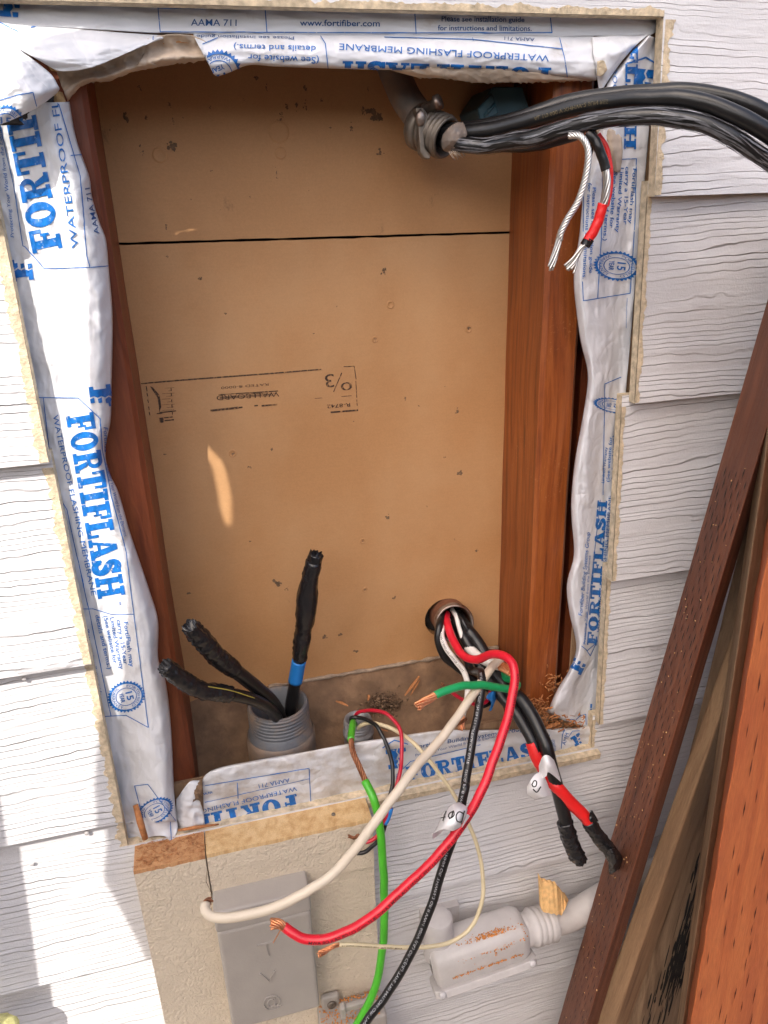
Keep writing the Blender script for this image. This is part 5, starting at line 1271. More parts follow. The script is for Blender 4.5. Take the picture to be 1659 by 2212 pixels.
# thin crimson, black and cream wires out of the stub
w = thing('thin_wire', 'thin crimson wire arching out of the small conduit stub and looping back', 'wire', at(800, 1540, .03))
cable('insulation', [(768, 1592, .055), z6(225, 410) + (.050,), z6(380, 350) + (.036,), z6(560, 380) + (.020,), z6(690, 490) + (.006,), z6(750, 620) + (-.006,), z6(757, 830) + (-.020,), z6(740, 1060) + (-.030,), z6(690, 1240) + (-.038,), z6(640, 1400) + (-.044,), (839, 1755, -.047), z3(1530, 650) + (-.050,), z3(1490, 740) + (-.052,), z3(1420, 785) + (-.052,), z3(1370, 770) + (-.050,)], 8.5, 'dark_red', w, seg=150)
cable('blue_tape_band', [z6(632, 1480) + (-.0462,), z3(1570, 610) + (-.0485,), z3(1545, 650) + (-.0500,)], 11, 'blue_tape', w, seg=14)
Cc = cat(px3([z3(1372, 762) + (-.050,), z3(1350, 735) + (-.050,), z3(1320, 755) + (-.051,), z3(1275, 740) + (-.051,)]), 26); strands('bare_copper', Cc, .0019, 6, 'copper_dark', w, 1.2)
w = thing('thin_wire', 'thin black wire arching out of the small conduit stub beside the crimson one', 'wire', at(800, 1550, .03))
cable('insulation', [(772, 1594, .058), z6(170, 455) + (.046,), z6(260, 435) + (.040,), z6(370, 465) + (.030,), z6(480, 550) + (.016,), z6(580, 740) + (0,), z6(645, 960) + (-.018,), z6(655, 1180) + (-.030,), z6(620, 1350) + (-.038,), (836, 1765, -.044), z3(1520, 740) + (-.046,), z3(1440, 830) + (-.047,), z3(1390, 862) + (-.046,), z3(1340, 868) + (-.044,)], 9, 'black', w, seg=150)
w = thing('thin_wire', 'thin cream wire making a wide loop from the small conduit stub', 'wire', at(800, 1560, .03))
C, r = cable('insulation', [(776, 1594, .052), z6(260, 550) + (.040,), z6(380, 495) + (.032,), z6(520, 515) + (.020,), z6(680, 575) + (.008,), z6(860, 700) + (-.012,), z6(1020, 860) + (-.028,), z6(1200, 1090) + (-.040,), z6(1390, 1370) + (-.052,), c8(370, 320) + (-.060,), c8(410, 430) + (-.068,), c8(428, 560) + (-.080,), c8(420, 660) + (-.090,), c8(380, 750) + (-.096,), c8(300, 815) + (-.100,), c8(180, 842) + (-.102,), c8(0, 842) + (-.102,), z4(900, 320) + (-.100,), z4(600, 300) + (-.098,), z4(430, 300) + (-.096,)], 9, 'cream', w, seg=190)
wire_text('AWM 105C OR TYPE THHN 600V AWG 14', C, r, .86, .995, .0014, 'print_black', w, roll=-.5)
Cc = cat(px3([z4(430, 300) + (-.096,), z4(360, 320) + (-.097,), z4(260, 375) + (-.098,), z4(160, 430) + (-.100,)]), 30); strands('bare_copper', Cc, r * .95, 15, 'copper', w, .6, .8, r * .26, 3)

# ---- nipple in the back board with its wires
nip = thing('pipe_nipple', 'short rusty threaded pipe nipple through the gypsum board', 'pipe', at(960, 1335, .1))
n0 = at(*z5(385, 240), .118); n1 = at(*z5(455, 330), .066); Rn = .0215
nd_ = (n1 - n0) / np.linalg.norm(n1 - n0); NL = np.linalg.norm(n1 - n0)
part('pipe', lathe(n0 - nd_ * .02, n1, [(0, Rn), (NL + .020 - .014, Rn)] + [(NL + .020 - .014 + .012 * k / 12, Rn + .0006 * math.cos(math.pi * k / 2)) for k in range(1, 12)] + [(NL + .0195, Rn * .97), (NL + .02, Rn * .92), (NL + .012, Rn * .88), (0, Rn * .88)], 40), 'steel_rust', nip)
part('bright_rim', lathe(n1 - nd_ * .012, n1, [(0, Rn * 1.035)] + [(.011 * k / 14, Rn * 1.03 + .0006 * math.cos(math.pi * k / 2)) for k in range(1, 14)] + [(.0118, Rn * 1.01), (.0122, Rn * .92), (.006, Rn * .89)], 40), 'steel', nip)
m0 = n1 - nd_ * .02
def src(u, v): return (u, v)
ins = lambda x, y, yy: z5(x, y) + (yy,)
# large black pair going down right, one tipped with red tape
w = thing('service_cable', 'heavy black cable from the nipple ending in a crumpled black taped tip', 'cable', at(1140, 1560, 0))
C, r = cable('insulation', [ins(470, 260, .085), ins(560, 380, .058), ins(640, 480, .046), ins(760, 690, .024), ins(880, 860, .004), ins(1000, 950, -.012), ins(1100, 1100, -.030), ins(1190, 1290, -.048), ins(1225, 1400, -.056), c8(735, 110, ) + (-.066,), c8(770, 240) + (-.074,), c8(790, 330) + (-.078,)], 29, 'black', w, seg=110)
taped_geo(w, px3([c8(780, 300) + (-.0765,), c8(800, 370) + (-.080,), c8(825, 430) + (-.083,), c8(850, 472) + (-.086,)]), r * 1.12, 6)
w = thing('service_cable', 'heavy black cable with a red taped stretch ending in a black taped tip', 'cable', at(1110, 1600, 0))
C, r = cable('insulation', [ins(440, 290, .085), ins(520, 420, .056), ins(600, 560, .040), ins(720, 760, .018), ins(840, 930, -.002), ins(960, 1060, -.018), ins(1050, 1210, -.034), ins(1105, 1320, -.044), (1162, 1640, -.052), (1185, 1680, -.060), c8(745, 150) + (-.070,), c8(820, 230) + (-.076,), c8(890, 310) + (-.082,), c8(930, 370) + (-.085,)], 25, 'black', w, seg=110)
cable('red_tape', [ins(1088, 1312, -.0425), (1162, 1640, -.0525), (1185, 1680, -.0605), c8(745, 150) + (-.0705,), c8(820, 230) + (-.0765,), c8(895, 312) + (-.0825,)], 25, 'red_tape', w, seg=50, r=r * 1.08, crink=.03, n=18)
taped_geo(w, px3([c8(880, 300) + (-.082,), c8(930, 370) + (-.086,), c8(975, 425) + (-.090,), c8(1010, 488) + (-.094,)]), r * 1.15, 8)
# flare of loose tape at the tip and a little tab
part('tape_flare', grid_geo(crumple(sheet_rows([[c8(965, 425) + (-.100,), c8(985, 420) + (-.104,), c8(1005, 415) + (-.098,)], [c8(968, 470) + (-.100,), c8(1000, 465) + (-.106,), c8(1040, 462) + (-.098,)], [c8(972, 530) + (-.096,), c8(1002, 515) + (-.103,), c8(1046, 470) + (-.094,)]], 16, 16), .004, 14, 2)), 'black_tape', w, solid=.0008)
part('tape_tab', grid_geo(crumple(sheet_rows([[c8(892, 250) + (-.088,), c8(900, 252) + (-.089,)], [c8(888, 290) + (-.090,), c8(920, 285) + (-.089,)], [c8(895, 305) + (-.092,), c8(928, 300) + (-.089,)]], 8, 10), .003, 8, 2)), 'black_tape', w, solid=.0006)
# other black cables bundled behind
w = thing('service_cable', 'heavy black cable at the left of the wire bundle in the nipple', 'cable', at(950, 1400, .05))
cable('insulation', [ins(365, 250, .085), ins(330, 330, .060), ins(320, 470, .050), ins(370, 600, .046), ins(470, 690, .044), ins(580, 770, .040), ins(700, 850, .030), ins(850, 930, .008), ins(930, 1000, -.004)], 17, 'black', w, seg=80)
w = thing('thin_wire', 'grey-black wire running above the green wire out of the nipple', 'wire', at(1010, 1400, .05))
cable('insulation', [ins(450, 230, .088), ins(510, 290, .062), ins(580, 430, .050), ins(640, 550, .042), ins(720, 680, .034), ins(800, 850, .020), ins(780, 950, .010), ins(700, 1010, .004), ins(660, 1000, .004)], 10, 'black', w, seg=80)
w = thing('thin_wire', 'thin crimson wire from the nipple curling behind the white wires', 'wire', at(1010, 1400, .05))
cable('insulation', [ins(470, 240, .086), ins(530, 370, .060), ins(600, 510, .046), ins(680, 660, .034), ins(740, 790, .022), ins(752, 880, .012), ins(720, 970, .004), ins(640, 1000, -.002), ins(540, 970, -.002), ins(460, 920, 0), ins(385, 860, .002)], 8, 'dark_red', w, seg=90)
Cc = cat(px3([ins(390, 865, .002), ins(360, 845, .002), ins(345, 825, .002)]), 14); strands('bare_copper', Cc, .0014, 6, 'copper_dark', w, .4, 1.0)
part('blue_tape_band', grid_geo(crumple(sheet_rows([[ins(740, 900, -.002), ins(775, 890, -.006), ins(800, 895, .002)], [ins(715, 945, -.002), ins(765, 950, -.008), ins(800, 945, .002)], [ins(755, 985, -.002), ins(775, 985, -.007), ins(790, 975, 0)], [ins(735, 1055, -.001), ins(752, 1052, -.003), ins(762, 1045, 0)]], 14, 22), .002, 14, 2)), 'blue_tape', w, solid=.0006)
w = thing('ground_wire', 'deep green wire from the nipple folded back left with bare copper end', 'wire', at(1060, 1470, .02))
cable('insulation', [ins(500, 270, .085), ins(560, 400, .060), ins(650, 520, .044), ins(760, 680, .026), ins(860, 770, .010), ins(940, 800, -.004), ins(972, 835, -.014), ins(940, 868, -.022), ins(840, 862, -.028), ins(700, 842, -.034), ins(560, 840, -.040), ins(420, 870, -.046), ins(290, 925, -.050)], 16.5, 'green_deep', w, seg=130)
Cc = cat(px3([ins(296, 922, -.050), ins(240, 955, -.052), ins(180, 990, -.054), ins(140, 1022, -.056)]), 26); strands('bare_copper', Cc, .0036, 14, 'copper', w, .25, .35, .0011, 5)
# white wires
w = thing('white_wire', 'white printed wire from the nipple with a short copper end and brown tape', 'wire', at(1010, 1480, .02))
C, r = cable('insulation', [ins(400, 300, .080), ins(348, 360, .058), ins(360, 480, .046), ins(420, 590, .036), ins(500, 680, .026), ins(550, 770, .016), ins(562, 860, .006), ins(560, 940, -.002), ins(535, 1020, -.010), ins(515, 1095, -.016)], 13, 'white_bright', w, seg=110)
wire_text('ENCORE WIRE CORP 12 AWG TYPE THHN OR THWN-2', C, r, .12, .62, .0022, 'print_black', w, roll=.2)
Cc = cat(px3([ins(520, 1085, -.016), ins(512, 1150, -.020), ins(508, 1215, -.024)]), 20); strands('bare_copper', Cc, .0028, 12, 'copper', w, .3, .4, .0009, 6)
part('brown_tape', grid_geo(crumple(sheet_rows([[ins(448, 1150, -.026), ins(500, 1135, -.030), ins(555, 1105, -.024)], [ins(455, 1175, -.025), ins(505, 1165, -.030), ins(562, 1130, -.023)]], 16, 6), .002, 10, 2)), 'copper_dark', w, solid=.0006)
w = thing('white_wire', 'white wire seen straight inside the nipple behind the red wire', 'wire', at(1000, 1380, .05))
cable('insulation', [ins(430, 210, .095), ins(470, 280, .068), ins(500, 400, .055), ins(545, 510, .046), ins(610, 600, .036), ins(700, 640, .028), ins(790, 660, .020), ins(850, 680, .014)], 10, 'white_bright', w, seg=70)
w = thing('white_wire', 'thick frayed white wire stub with a blunt copper end behind the red wire', 'wire', at(1090, 1435, .0))
Cs = cat(px3([ins(560, 520, .045), ins(660, 610, .028), ins(760, 660, .012), ins(850, 685, .0)]), 40)
part('insulation', sweep(Cs, pxwidth(Cs, 21), 16, True), 'white_bright', w)
Cc = cat(px3([ins(835, 680, .001), ins(880, 702, -.006), ins(932, 728, -.014)]), 18); strands('bare_copper', Cc, .0050, 19, 'copper', w, .3, .1, .0012, 7)
w = thing('white_wire', 'long cream white wire sweeping down left across the trim block', 'wire', at(1060, 1440, .0))
C, r = cable('insulation', [ins(700, 650, .026), ins(830, 628, .010), ins(760, 690, -.010), ins(690, 790, -.024), ins(630, 880, -.034), ins(540, 1010, -.046), ins(420, 1180, -.060), ins(300, 1330, -.072), ins(190, 1450, -.084), z6(860, 1080) + (-.098,), z6(640, 1370) + (-.112,), z6(420, 1680) + (-.124,), z3(1200, 985) + (-.132,), z3(1000, 1130) + (-.136,), z3(800, 1240) + (-.136,), z3(600, 1310) + (-.132,), z3(400, 1345) + (-.124,), z3(270, 1335) + (-.114,), z3(215, 1290) + (-.106,), z3(215, 1240) + (-.100,)], 21, 'white', w, seg=220, n=16)
Cc = cat(px3([z3(218, 1252) + (-.101,), z3(225, 1230) + (-.098,), z3(255, 1218) + (-.095,)]), 14); strands('bare_copper', Cc, r * .6, 12, 'copper_dark', w, .4, .4, r * .2, 8)
# red wire
w = thing('red_wire', 'long red printed wire looping out of the nipple and down left, copper end', 'wire', at(1060, 1420, .0))
C, r = cable('insulation', [ins(385, 250, .088), ins(390, 320, .062), ins(430, 440, .044), ins(490, 550, .026), ins(560, 615, .010), ins(640, 625, -.004), ins(720, 595, -.016), ins(800, 582, -.028), ins(880, 605, -.040), ins(935, 670, -.050), ins(952, 780, -.060), ins(935, 920, -.070), ins(895, 1100, -.082), ins(840, 1280, -.094), ins(780, 1440, -.104), c8(430, 150) + (-.118,), c8(370, 265) + (-.126,), c8(300, 365) + (-.132,), c8(180, 500) + (-.138,), c8(60, 610) + (-.142,), c7(1620, 700) + (-.146,), c7(1520, 765) + (-.146,), c7(1420, 805) + (-.144,), c7(1330, 810) + (-.140,), c7(1270, 785) + (-.134,), c7(1225, 755) + (-.128,)], 20.5, 'red', w, seg=260, n=16)
wire_text('ENCORE WIRE CORP 8 AWG (8.37 mm2) CU TYPE THHN OR THWN-2 OR GR II 600 V VW-1 SUN RES OR AWM', C, r, .32, .60, .0026, 'print_black', w, roll=-.75)
wire_text('600 V VW-1 SR OR C(UL) TYPE THWN-2 OR AWM 8 AWG (8.37 mm2) CU OR GR II OR AWM', C, r, .60, .95, .0030, 'print_black', w, roll=-.65)
Cc = cat(px3([c7(1232, 760) + (-.129,), c7(1205, 742) + (-.127,), c7(1170, 742) + (-.125,)]), 20); strands('bare_copper', Cc, r * .85, 17, 'copper', w, .3, .5, r * .24, 9)
Cc = cat(px3([c7(1222, 752) + (-.129,), c7(1200, 790) + (-.130,), c7(1180, 825) + (-.131,)]), 14); part('loose_strand', sweep(Cc, .0005, 5), 'copper', w)
# black printed wire
w = thing('black_wire', 'long black wire with pale print running down to the bottom edge', 'wire', at(1030, 1450, .0))
C, r = cable('insulation', [ins(470, 330, .075), ins(540, 560, .046), ins(580, 700, .028), ins(620, 722, .012), ins(670, 725, -.010), ins(682, 780, -.024), ins(672, 900, -.034), ins(650, 1050, -.046), ins(620, 1200, -.058), ins(595, 1330, -.068), z6(1480, 1250) + (-.090,), c8(350, 150) + (-.104,), c8(325, 270) + (-.112,), c8(290, 390) + (-.118,), c8(250, 510) + (-.124,), c8(205, 660) + (-.132,), c8(150, 800) + (-.138,), c8(90, 920) + (-.142,), c8(10, 1050) + (-.145,), (800, 2195, -.148), (765, 2250, -.15)], 19.5, 'black', w, seg=240, n=16)
wire_text('SUNLIGHT OIL TN TS FT1 SUPERSLICK ELITE    ENCORE WIRE CORP 8 AWG', C, r, .21, .50, .0024, 'print_white', w, roll=.25)
wire_text('TYPE THHN OR THWN-2 GR II VW-1 600V (UL) OR C(UL) TYPE T90 NYLON OR TWN75', C, r, .56, .97, .0025, 'print_white', w, roll=.15)
# paper flags on the wires
def flag(label, rows, txt=None, seed=0):
    f = thing('wire_flag', label, 'label', at(*rows[0][0])); B = sheet_rows(rows, 26, 26); g = grid_geo(B); part('paper', g, 'paper', f, solid=.0004); return f, Decal(g, .0003)
f, d = flag('white paper flag with handwriting wrapped on the red and black wires', [[z6(1420, 1405) + (-.128,), z6(1340, 1430) + (-.134,), z6(1270, 1500) + (-.130,), z6(1225, 1540) + (-.120,)], [z6(1510, 1470) + (-.138,), z6(1420, 1500) + (-.150,), z6(1290, 1560) + (-.148,), z6(1190, 1640) + (-.128,)],
        [z6(1490, 1580) + (-.142,), z6(1400, 1640) + (-.158,), z6(1260, 1670) + (-.154,), z6(1150, 1720) + (-.132,)], [z6(1430, 1700) + (-.140,), z6(1340, 1740) + (-.156,), z6(1230, 1720) + (-.152,), z6(1110, 1770) + (-.132,)]])
def scr(d, pts, w): d.line([tuple(p) for p in cat(np.array(pts, float), 16)], w)
for st in ([(1477, 1510), (1462, 1560), (1440, 1668)], [(1470, 1545), (1420, 1520), (1385, 1560), (1390, 1620), (1430, 1635), (1455, 1610)], [(1355, 1515), (1310, 1540), (1300, 1580), (1330, 1590), (1362, 1555), (1350, 1510), (1335, 1580), (1310, 1600)], [(1272, 1512), (1250, 1570), (1237, 1622)], [(1262, 1580), (1210, 1595), (1172, 1640)]): scr(d, [z6(*p) for p in st], 2.4)
d.emit(f, 'marker', 'handwriting')
rows = [[z6(1110, 1770) + (-.132,), z6(1180, 1720) + (-.122,), z6(1250, 1700) + (-.120,)], [z6(1120, 1830) + (-.130,), z6(1160, 1800) + (-.120,), z6(1215, 1760) + (-.118,)]]
part('paper_back', grid_geo(sheet_rows(rows, 12, 8)), 'paper', f, solid=.0004)
part('paper_tail', grid_geo(sheet_rows([[z6(1510, 1545) + (-.134,), z6(1535, 1560) + (-.132,), z6(1555, 1580) + (-.128,)], [z6(1450, 1700) + (-.134,), z6(1490, 1690) + (-.130,), z6(1500, 1660) + (-.127,)]], 10, 10)), 'paper', f, solid=.0004)
f, d = flag('white paper flag wrapped round the heavy black and red taped cables', [[c8(668, 60) + (-.078,), c8(685, 20) + (-.088,), c8(710, 14) + (-.090,), c8(735, 35) + (-.080,)], [c8(670, 85) + (-.080,), c8(695, 60) + (-.094,), c8(725, 60) + (-.095,), c8(750, 75) + (-.082,)], [c8(675, 120) + (-.080,), c8(700, 105) + (-.094,), c8(712, 88) + (-.094,), c8(766, 130) + (-.082,)]])
f, d = flag('white paper flag with a handwritten number hanging at the taped cables', [[c8(672, 85) + (-.082,), c8(650, 100) + (-.088,), c8(632, 125) + (-.092,), c8(617, 150) + (-.088,)], [c8(700, 120) + (-.086,), c8(680, 140) + (-.096,), c8(650, 165) + (-.098,), c8(620, 182) + (-.090,)], [c8(722, 185) + (-.086,), c8(705, 192) + (-.094,), c8(680, 198) + (-.096,), c8(653, 206) + (-.088,)]])
for st in ([(640, 140), (648, 125), (658, 128), (657, 145), (646, 150), (640, 140)], [(645, 160), (660, 172), (676, 150)]): scr(d, [c8(*p) for p in st], 2.4)
d.emit(f, 'marker', 'handwriting')

# ---- upper conduit elbow, connector and the service cables going out to the right
el = thing('conduit_elbow', 'dusty grey conduit elbow with a threaded clamp connector at the top', 'conduit', at(880, 220, .06))
Ce = cat(px3([(838, 120, .085), z8(190, 130) + (.080,), z8(270, 310) + (.072,), z8(390, 480) + (.062,), z8(480, 570) + (.052,)]), 60)
re = 33 * cdepth(Ce[30]) / FPX
part('pipe', sweep(Ce, re, 26), 'pvc_dusty', el)
kx0 = at(*z8(440, 580), .054); kx1 = at(*z8(640, 670), .034); kd = (kx1 - kx0) / np.linalg.norm(kx1 - kx0); KL = np.linalg.norm(kx1 - kx0)
Rk = 47 * cdepth(kx0) / FPX
part('clamp_ring', lathe(kx0 - kd * .006, kx1, [(-.004, Rk * .86), (0, Rk * 1.02), (.006, Rk * 1.04), (.008, Rk * .95)], 32, True, True), 'zinc', el)
part('thread', lathe(kx0, kx1, [(0, Rk * .92)] + [(KL * k / 24, Rk * .90 + .0011 * math.cos(math.pi * k / 2)) for k in range(1, 24)] + [(KL, Rk * .86), (KL, Rk * .76), (KL * .5, Rk * .74)], 36), 'zinc', el)
q = at(*z8(400, 470), .036); q1 = at(*z8(480, 380), .040)
bevel(part('clamp_lug', merge(prism([(at(*z8(x, y), .036)[0], at(*z8(x, y), .036)[2]) for x, y in [(350, 395), (420, 395), (460, 450), (460, 560), (430, 640), (440, 760), (490, 830), (480, 860), (430, 850), (395, 800), (380, 640), (375, 540)]], lambda x, z: .034, lambda x, z: .044)), 'zinc', el, smooth=False), .0012)
part('clamp_screw', lathe(at(*z8(430, 410), .042), at(*z8(510, 370), .036), [(0, .004), (.012, .004), (.012, .0062), (.016, .0062), (.017, .003)], 16, True, True), 'steel', el)
part('wing_nut', sweep(px3([z8(520, 370) + (.038,), z8(545, 335) + (.036,), z8(565, 305) + (.034,)]), [.004, .0035, .002], 10), 'zinc', el)
part('lug_screw', ico(at(*z8(405, 485), .033), .0055, 2, .08, (.8, .5, 1.2)), 'steel', el)
sl = kx1
part('torn_sleeve', grid_geo(crumple(sheet_rows([[z8(600, 640) + (.020,), z8(650, 580) + (.014,), z8(720, 530) + (.014,), z8(790, 525) + (.018,)], [z8(590, 700) + (.018,), z8(660, 650) + (.009,), z8(730, 600) + (.008,), z8(820, 605) + (.012,)], [z8(600, 770) + (.020,), z8(670, 720) + (.010,), z8(740, 690) + (.008,), z8(808, 662) + (.010,)], [z8(650, 800) + (.024,), z8(680, 780) + (.016,), z8(700, 750) + (.012,), z8(712, 735) + (.012,)]], 22, 22), .002, 16, 2)), 'pvc_dusty', el, solid=.0012)
hr = []
for k in range(26):
    a = z8(random.uniform(650, 780), random.uniform(770, 800)); L = random.uniform(20, 90); an = random.uniform(.2, 1.4); b = (a[0] + .24 * L * math.cos(an), a[1] + .24 * L * math.sin(an)); hr.append(sweep(px3([(*a, .012), ((a[0] + b[0]) / 2, (a[1] + b[1]) / 2 + 1, .010), (*b, .012)]), .00022, 4))
part('loose_fibres', merge(*hr), 'membrane_back', el, kind='stuff')
svc = 'service cables bent out of the elbow'
w = thing('service_cable', 'thick black cable arching to the right edge, the topmost of the bundle', 'cable', at(1300, 220, -.08))
C, r = cable('insulation', [z8(560, 610) + (.040,), z8(820, 590) + (.022,), z8(1000, 560) + (.012,), z8(1300, 490) + (-.008,), c2(800, 440) + (-.028,), c2(960, 415) + (-.045,), c2(1140, 402) + (-.062,), c2(1300, 395) + (-.078,), c2(1450, 415) + (-.092,), c2(1600, 465) + (-.105,), c2(1750, 545) + (-.115,)], 34, 'black', w, seg=110, n=20)
w = thing('service_cable', 'thick black cable with faint print arching right between the other two', 'cable', at(1300, 240, -.08))
C, r = cable('insulation', [z8(560, 630) + (.040,), z8(820, 620) + (.018,), z8(1060, 590) + (.002,), z8(1400, 500) + (-.020,), c2(860, 455) + (-.048,), c2(1000, 435) + (-.066,), c2(1140, 425) + (-.084,), c2(1280, 425) + (-.100,), c2(1400, 450) + (-.112,), c2(1540, 505) + (-.124,), c2(1680, 590) + (-.132,), c2(1800, 680) + (-.14,)], 36, 'black', w, seg=110, n=20)
wire_text('AL 1/0 600 V XHHW-2 SUN RES', C, r, .30, .50, .0028, 'faint_print', w, roll=.0)
w = thing('service_cable', 'shiny grey-streaked cable sagging below the two black ones', 'cable', at(1300, 290, -.08))
C, r = cable('insulation', [z8(600, 700) + (.036,), z8(760, 730) + (.012,), z8(1000, 735) + (-.004,), z8(1250, 690) + (-.022,), c2(640, 600) + (-.036,), c2(760, 560) + (-.050,), c2(900, 525) + (-.066,), c2(1060, 505) + (-.084,), c2(1220, 505) + (-.100,), c2(1360, 530) + (-.112,), c2(1500, 590) + (-.122,), c2(1640, 680) + (-.130,), c2(1760, 770) + (-.136,)], 34, 'black', w, seg=120, n=22)
T, N, Bn = frames(C); rs = random.Random(11); gs = []
for k in range(330):
    i0 = rs.randint(4, 112); ln = rs.randint(4, 14); i1 = min(118, i0 + ln); a = rs.uniform(0, 6.283); wd = rs.uniform(.03, .11); V = []; dr = rs.uniform(-.04, .04)
    for i in range(i0, i1 + 1):
        t = (i - i0) / (i1 - i0); h = wd * math.sin(math.pi * min(1, max(.06, t))) + .01
        for s_ in (-1, 1):
            aa = a + dr * (i - i0) + s_ * h + .05 * nz(i * .9, k * 1.3); V.append(C[i] + (r + .0003 + .0000025 * k) * (math.cos(aa) * N[i] + math.sin(aa) * Bn[i]))
    gs.append((V, [[2 * j, 2 * j + 1, 2 * j + 3, 2 * j + 2] for j in range(i1 - i0)]))
part('grey_streaks', merge(*gs), 'streak', w, kind='stuff')
w = thing('service_cable', 'short black cable end behind the streaked cable against the right stud', 'cable', at(1170, 315, .0))
cable('insulation', [c2(400, 640) + (.020,), c2(500, 630) + (.004,), c2(600, 632) + (-.004,), c2(680, 622) + (-.008,), c2(760, 600) + (-.010,), c2(830, 580) + (-.010,)], 26, 'black', w, seg=50, n=18)
# bare aluminium wire hanging from the bundle
w = thing('aluminium_wire', 'bare stranded aluminium wire hanging from the cables with a splayed tip', 'wire', at(1250, 300, -.05))
Cc = cat(px3([c2(800, 585) + (-.060,), c2(850, 590) + (-.068,), c2(882, 650) + (-.074,), c2(872, 760) + (-.076,), c2(838, 870) + (-.076,), c2(790, 950) + (-.075,), c2(762, 1010) + (-.074,), c4(758, 0) + (-.073,)]), 150)
ra = pxwidth(Cc, 15); strands('strand_bundle', Cc, ra, 7, 'alu', w, 5.0, 0, ra * .38, 2, ends=False)
Cc = cat(px3([c4(758, -10) + (-.073,), c4(745, 40) + (-.073,), c4(730, 90) + (-.073,), c4(715, 132) + (-.073,)]), 30); strands('splayed_tip', Cc, ra, 7, 'alu', w, .25, .45, ra * .36, 3)
w = thing('taped_wire', 'black wire with bared aluminium middle and red tape, hanging beside the bare one', 'wire', at(1300, 300, -.05))
C, r = cable('insulation', [c2(880, 575) + (-.064,), c2(915, 615) + (-.068,), c2(945, 680) + (-.070,), c2(960, 735) + (-.071,)], 21, 'black', w, seg=40)
Cc = cat(px3([c2(955, 725) + (-.071,), c2(962, 780) + (-.072,), c2(956, 850) + (-.072,), c2(945, 890) + (-.071,)]), 40); strands('bared_strands', Cc, r * .78, 7, 'alu', w, .5, .0, r * .33, 5, ends=False)
cable('red_tape', [c2(925, 580) + (-.058,), c2(962, 640) + (-.062,), c2(978, 720) + (-.064,), c2(978, 810) + (-.065,), c2(962, 890) + (-.068,)], 11, 'red_tape', w, seg=40, crink=.05)
cable('red_tape', [c2(948, 880) + (-.071,), c2(930, 940) + (-.070,), c2(905, 1000) + (-.069,), c2(882, 1040) + (-.068,)], 22, 'red_tape', w, seg=40, crink=.05)
cable('black_band', [c2(888, 1030) + (-.068,), c2(868, 1062) + (-.067,)], 23, 'black_tape', w, seg=10, crink=.05)
Cc = cat(px3([c2(875, 1050) + (-.067,), c4(848, 40) + (-.067,), c4(818, 95) + (-.067,), c4(790, 135) + (-.067,)]), 30); strands('splayed_tip', Cc, r * .85, 9, 'alu', w, .3, 1.0, r * .26, 4)

# ---- blue outlet box in the top right of the bay
tb = thing('outlet_box', 'dark teal plastic outlet box fixed to the right stud near the top', 'outlet box', at(1090, 240, .06))
pl = [(at(*p, .055)[0], at(*p, .055)[2]) for p in [c2(470, 375), c2(600, 375), c2(640, 500), c2(560, 520), c2(430, 530), c2(405, 470)]]
bevel(part('shell', prism(pl, lambda x, z: .055, lambda x, z: YB - .002), 'teal', tb, smooth=False), .003)
pl = [(at(*p, .050)[0], at(*p, .050)[2]) for p in [c2(405, 470), c2(468, 400), c2(478, 415), c2(500, 490), c2(420, 528)]]
bevel(part('side_flange', prism(pl, lambda x, z: .050, lambda x, z: .058), 'teal', tb, smooth=False), .002)
part('rib', sweep(px3([c2(435, 500) + (.0495,), c2(478, 450) + (.0495,)]), .0016, 8), 'teal', tb)

# ---- debris
def splinter(pts, r, mat, label): part('wood_splinter', sweep(px3(pts), r, 5), mat, label=label, cat='splinter', smooth=False)
splinter([z5(40, 925) + (.088,), z5(100, 850) + (.092,), z5(160, 765) + (.098,)], [.0008, .0022, .0012], 'splinter', 'split orange-brown splinter leaning in the dust left of the green wire')
splinter([z5(85, 925) + (.086,), z5(125, 860) + (.090,), z5(162, 800) + (.096,)], [.0005, .0014, .0008], 'splinter', 'slimmer splinter fork beside the split orange-brown splinter')
splinter([z6(0, 245) + (.085,), z6(70, 265) + (.08,), z6(140, 300) + (.075,)], [.0008, .0018, .0006], 'splinter', 'flat reddish splinter in the dust left of the small conduit stub')
splinter([z6(375, 170) + (.09,), z6(378, 200) + (.088,), z6(372, 235) + (.086,)], [.0012, .0016, .001], 'splinter', 'short upright orange splinter behind the small conduit stub')
splinter([z6(480, 560) + (.03,), z6(540, 575) + (.028,), z6(600, 590) + (.026,)], [.0004, .0008, .0004], 'splinter', 'hair thin splinter in front of the cream wire on the plate')
cl = []
for k in range(240):
    p = at(*z6(random.gauss(560, 110), random.gauss(290, 70)), .088); cl.append(ico((p[0], p[1] + random.uniform(.001, .008), p[2]), random.uniform(.0005, .0026), 1, .4, (1, .6, .8)))
part('dirt_clump', merge(*cl), 'dirt', label='crumbly brown dirt clump behind the small conduit stub', cat='dirt', kind='stuff')
sv = []
rs = random.Random(5)
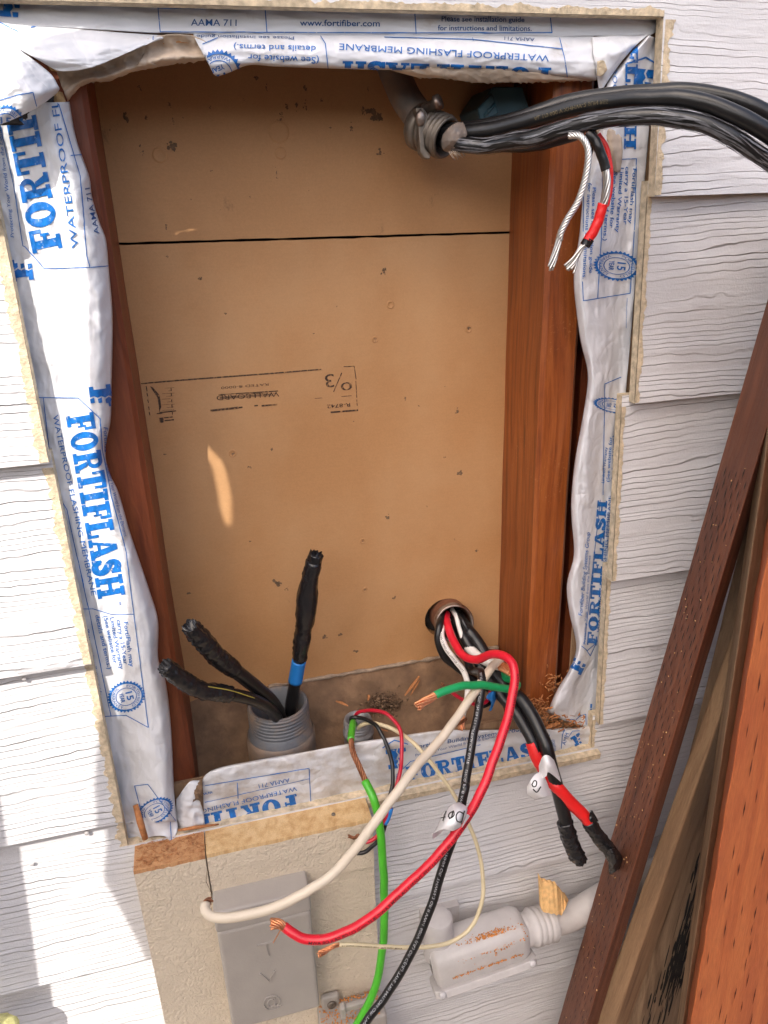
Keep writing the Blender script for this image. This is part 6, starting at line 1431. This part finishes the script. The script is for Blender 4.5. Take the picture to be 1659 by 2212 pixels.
for k in range(260):
    u, v = z7(rs.uniform(520, 1120), rs.uniform(1000, 1190)) if rs.random() < .6 else z7(rs.gauss(520, 90), rs.gauss(930, 70))
    y = rs.uniform(-.003, .014); p = at(u, v, y); L = rs.uniform(.002, .010); a = rs.uniform(0, 3.14); e = rs.uniform(-.5, .7)
    q = p + np.array([L * math.cos(a), L * .4 * math.sin(a), L * e]); sv.append(sweep([p, (p + q) / 2 + (0, -.0006, .0006), q], rs.uniform(.0003, .0011), 4))
for k in range(60):
    u, v = z7(rs.gauss(760, 90), rs.gauss(600, 90)); p = at(u, v, .018); L = rs.uniform(.002, .006); a = rs.uniform(0, 3.14); q = p + np.array([L * math.cos(a), .001, L * math.sin(a)]); sv.append(sweep([p, (p + q) / 2, q], rs.uniform(.0003, .0009), 4))
part('wood_shavings', merge(*sv), 'splinter', label='torn orange wood shavings in the lower right corner of the opening', cat='wood shavings', kind='stuff')
splinter([z7(590, 1190) + (.002,), z7(680, 1150) + (-.002,), z7(790, 1110) + (.004,)], [.0012, .0028, .0016], 'splinter', 'chunky splinter lying on the lower right corner of the sill')
part('split_block', merge(prism([(at(*z7(x, y), .022)[0], at(*z7(x, y), .022)[2]) for x, y in [(380, 830), (470, 810), (560, 830), (640, 900), (720, 960), (760, 1060), (700, 1120), (640, 1160), (560, 1080), (470, 960)]], lambda x, z: .018 + .004 * nz(x * 300, z * 300), lambda x, z: .05)), 'stud', smooth=False, label='split wood fragment in the lower right corner behind the flashing', cat='wood fragment')

# ================================================================== groups of like things
GROUPS = {'flashing_membrane': 'flashing pieces around the opening', 'wall_stud': 'studs of the opened bay', 'gypsum_board': 'gypsum boards at the back of the bay', 'wood_splinter': 'loose wood splinters',
          'feeder_cable': 'black feeder cables in the large conduit', 'service_cable': 'heavy service cables', 'thin_wire': 'thin branch wires', 'white_wire': 'white wires from the nipple', 'ground_wire': 'green ground wires', 'wire_flag': 'paper flags on the wires'}
for o in bpy.data.objects:
    k = o.name.split('.')[0]
    if o.parent is None and 'category' in o and 'group' not in o and k in GROUPS: o['group'] = GROUPS[k]
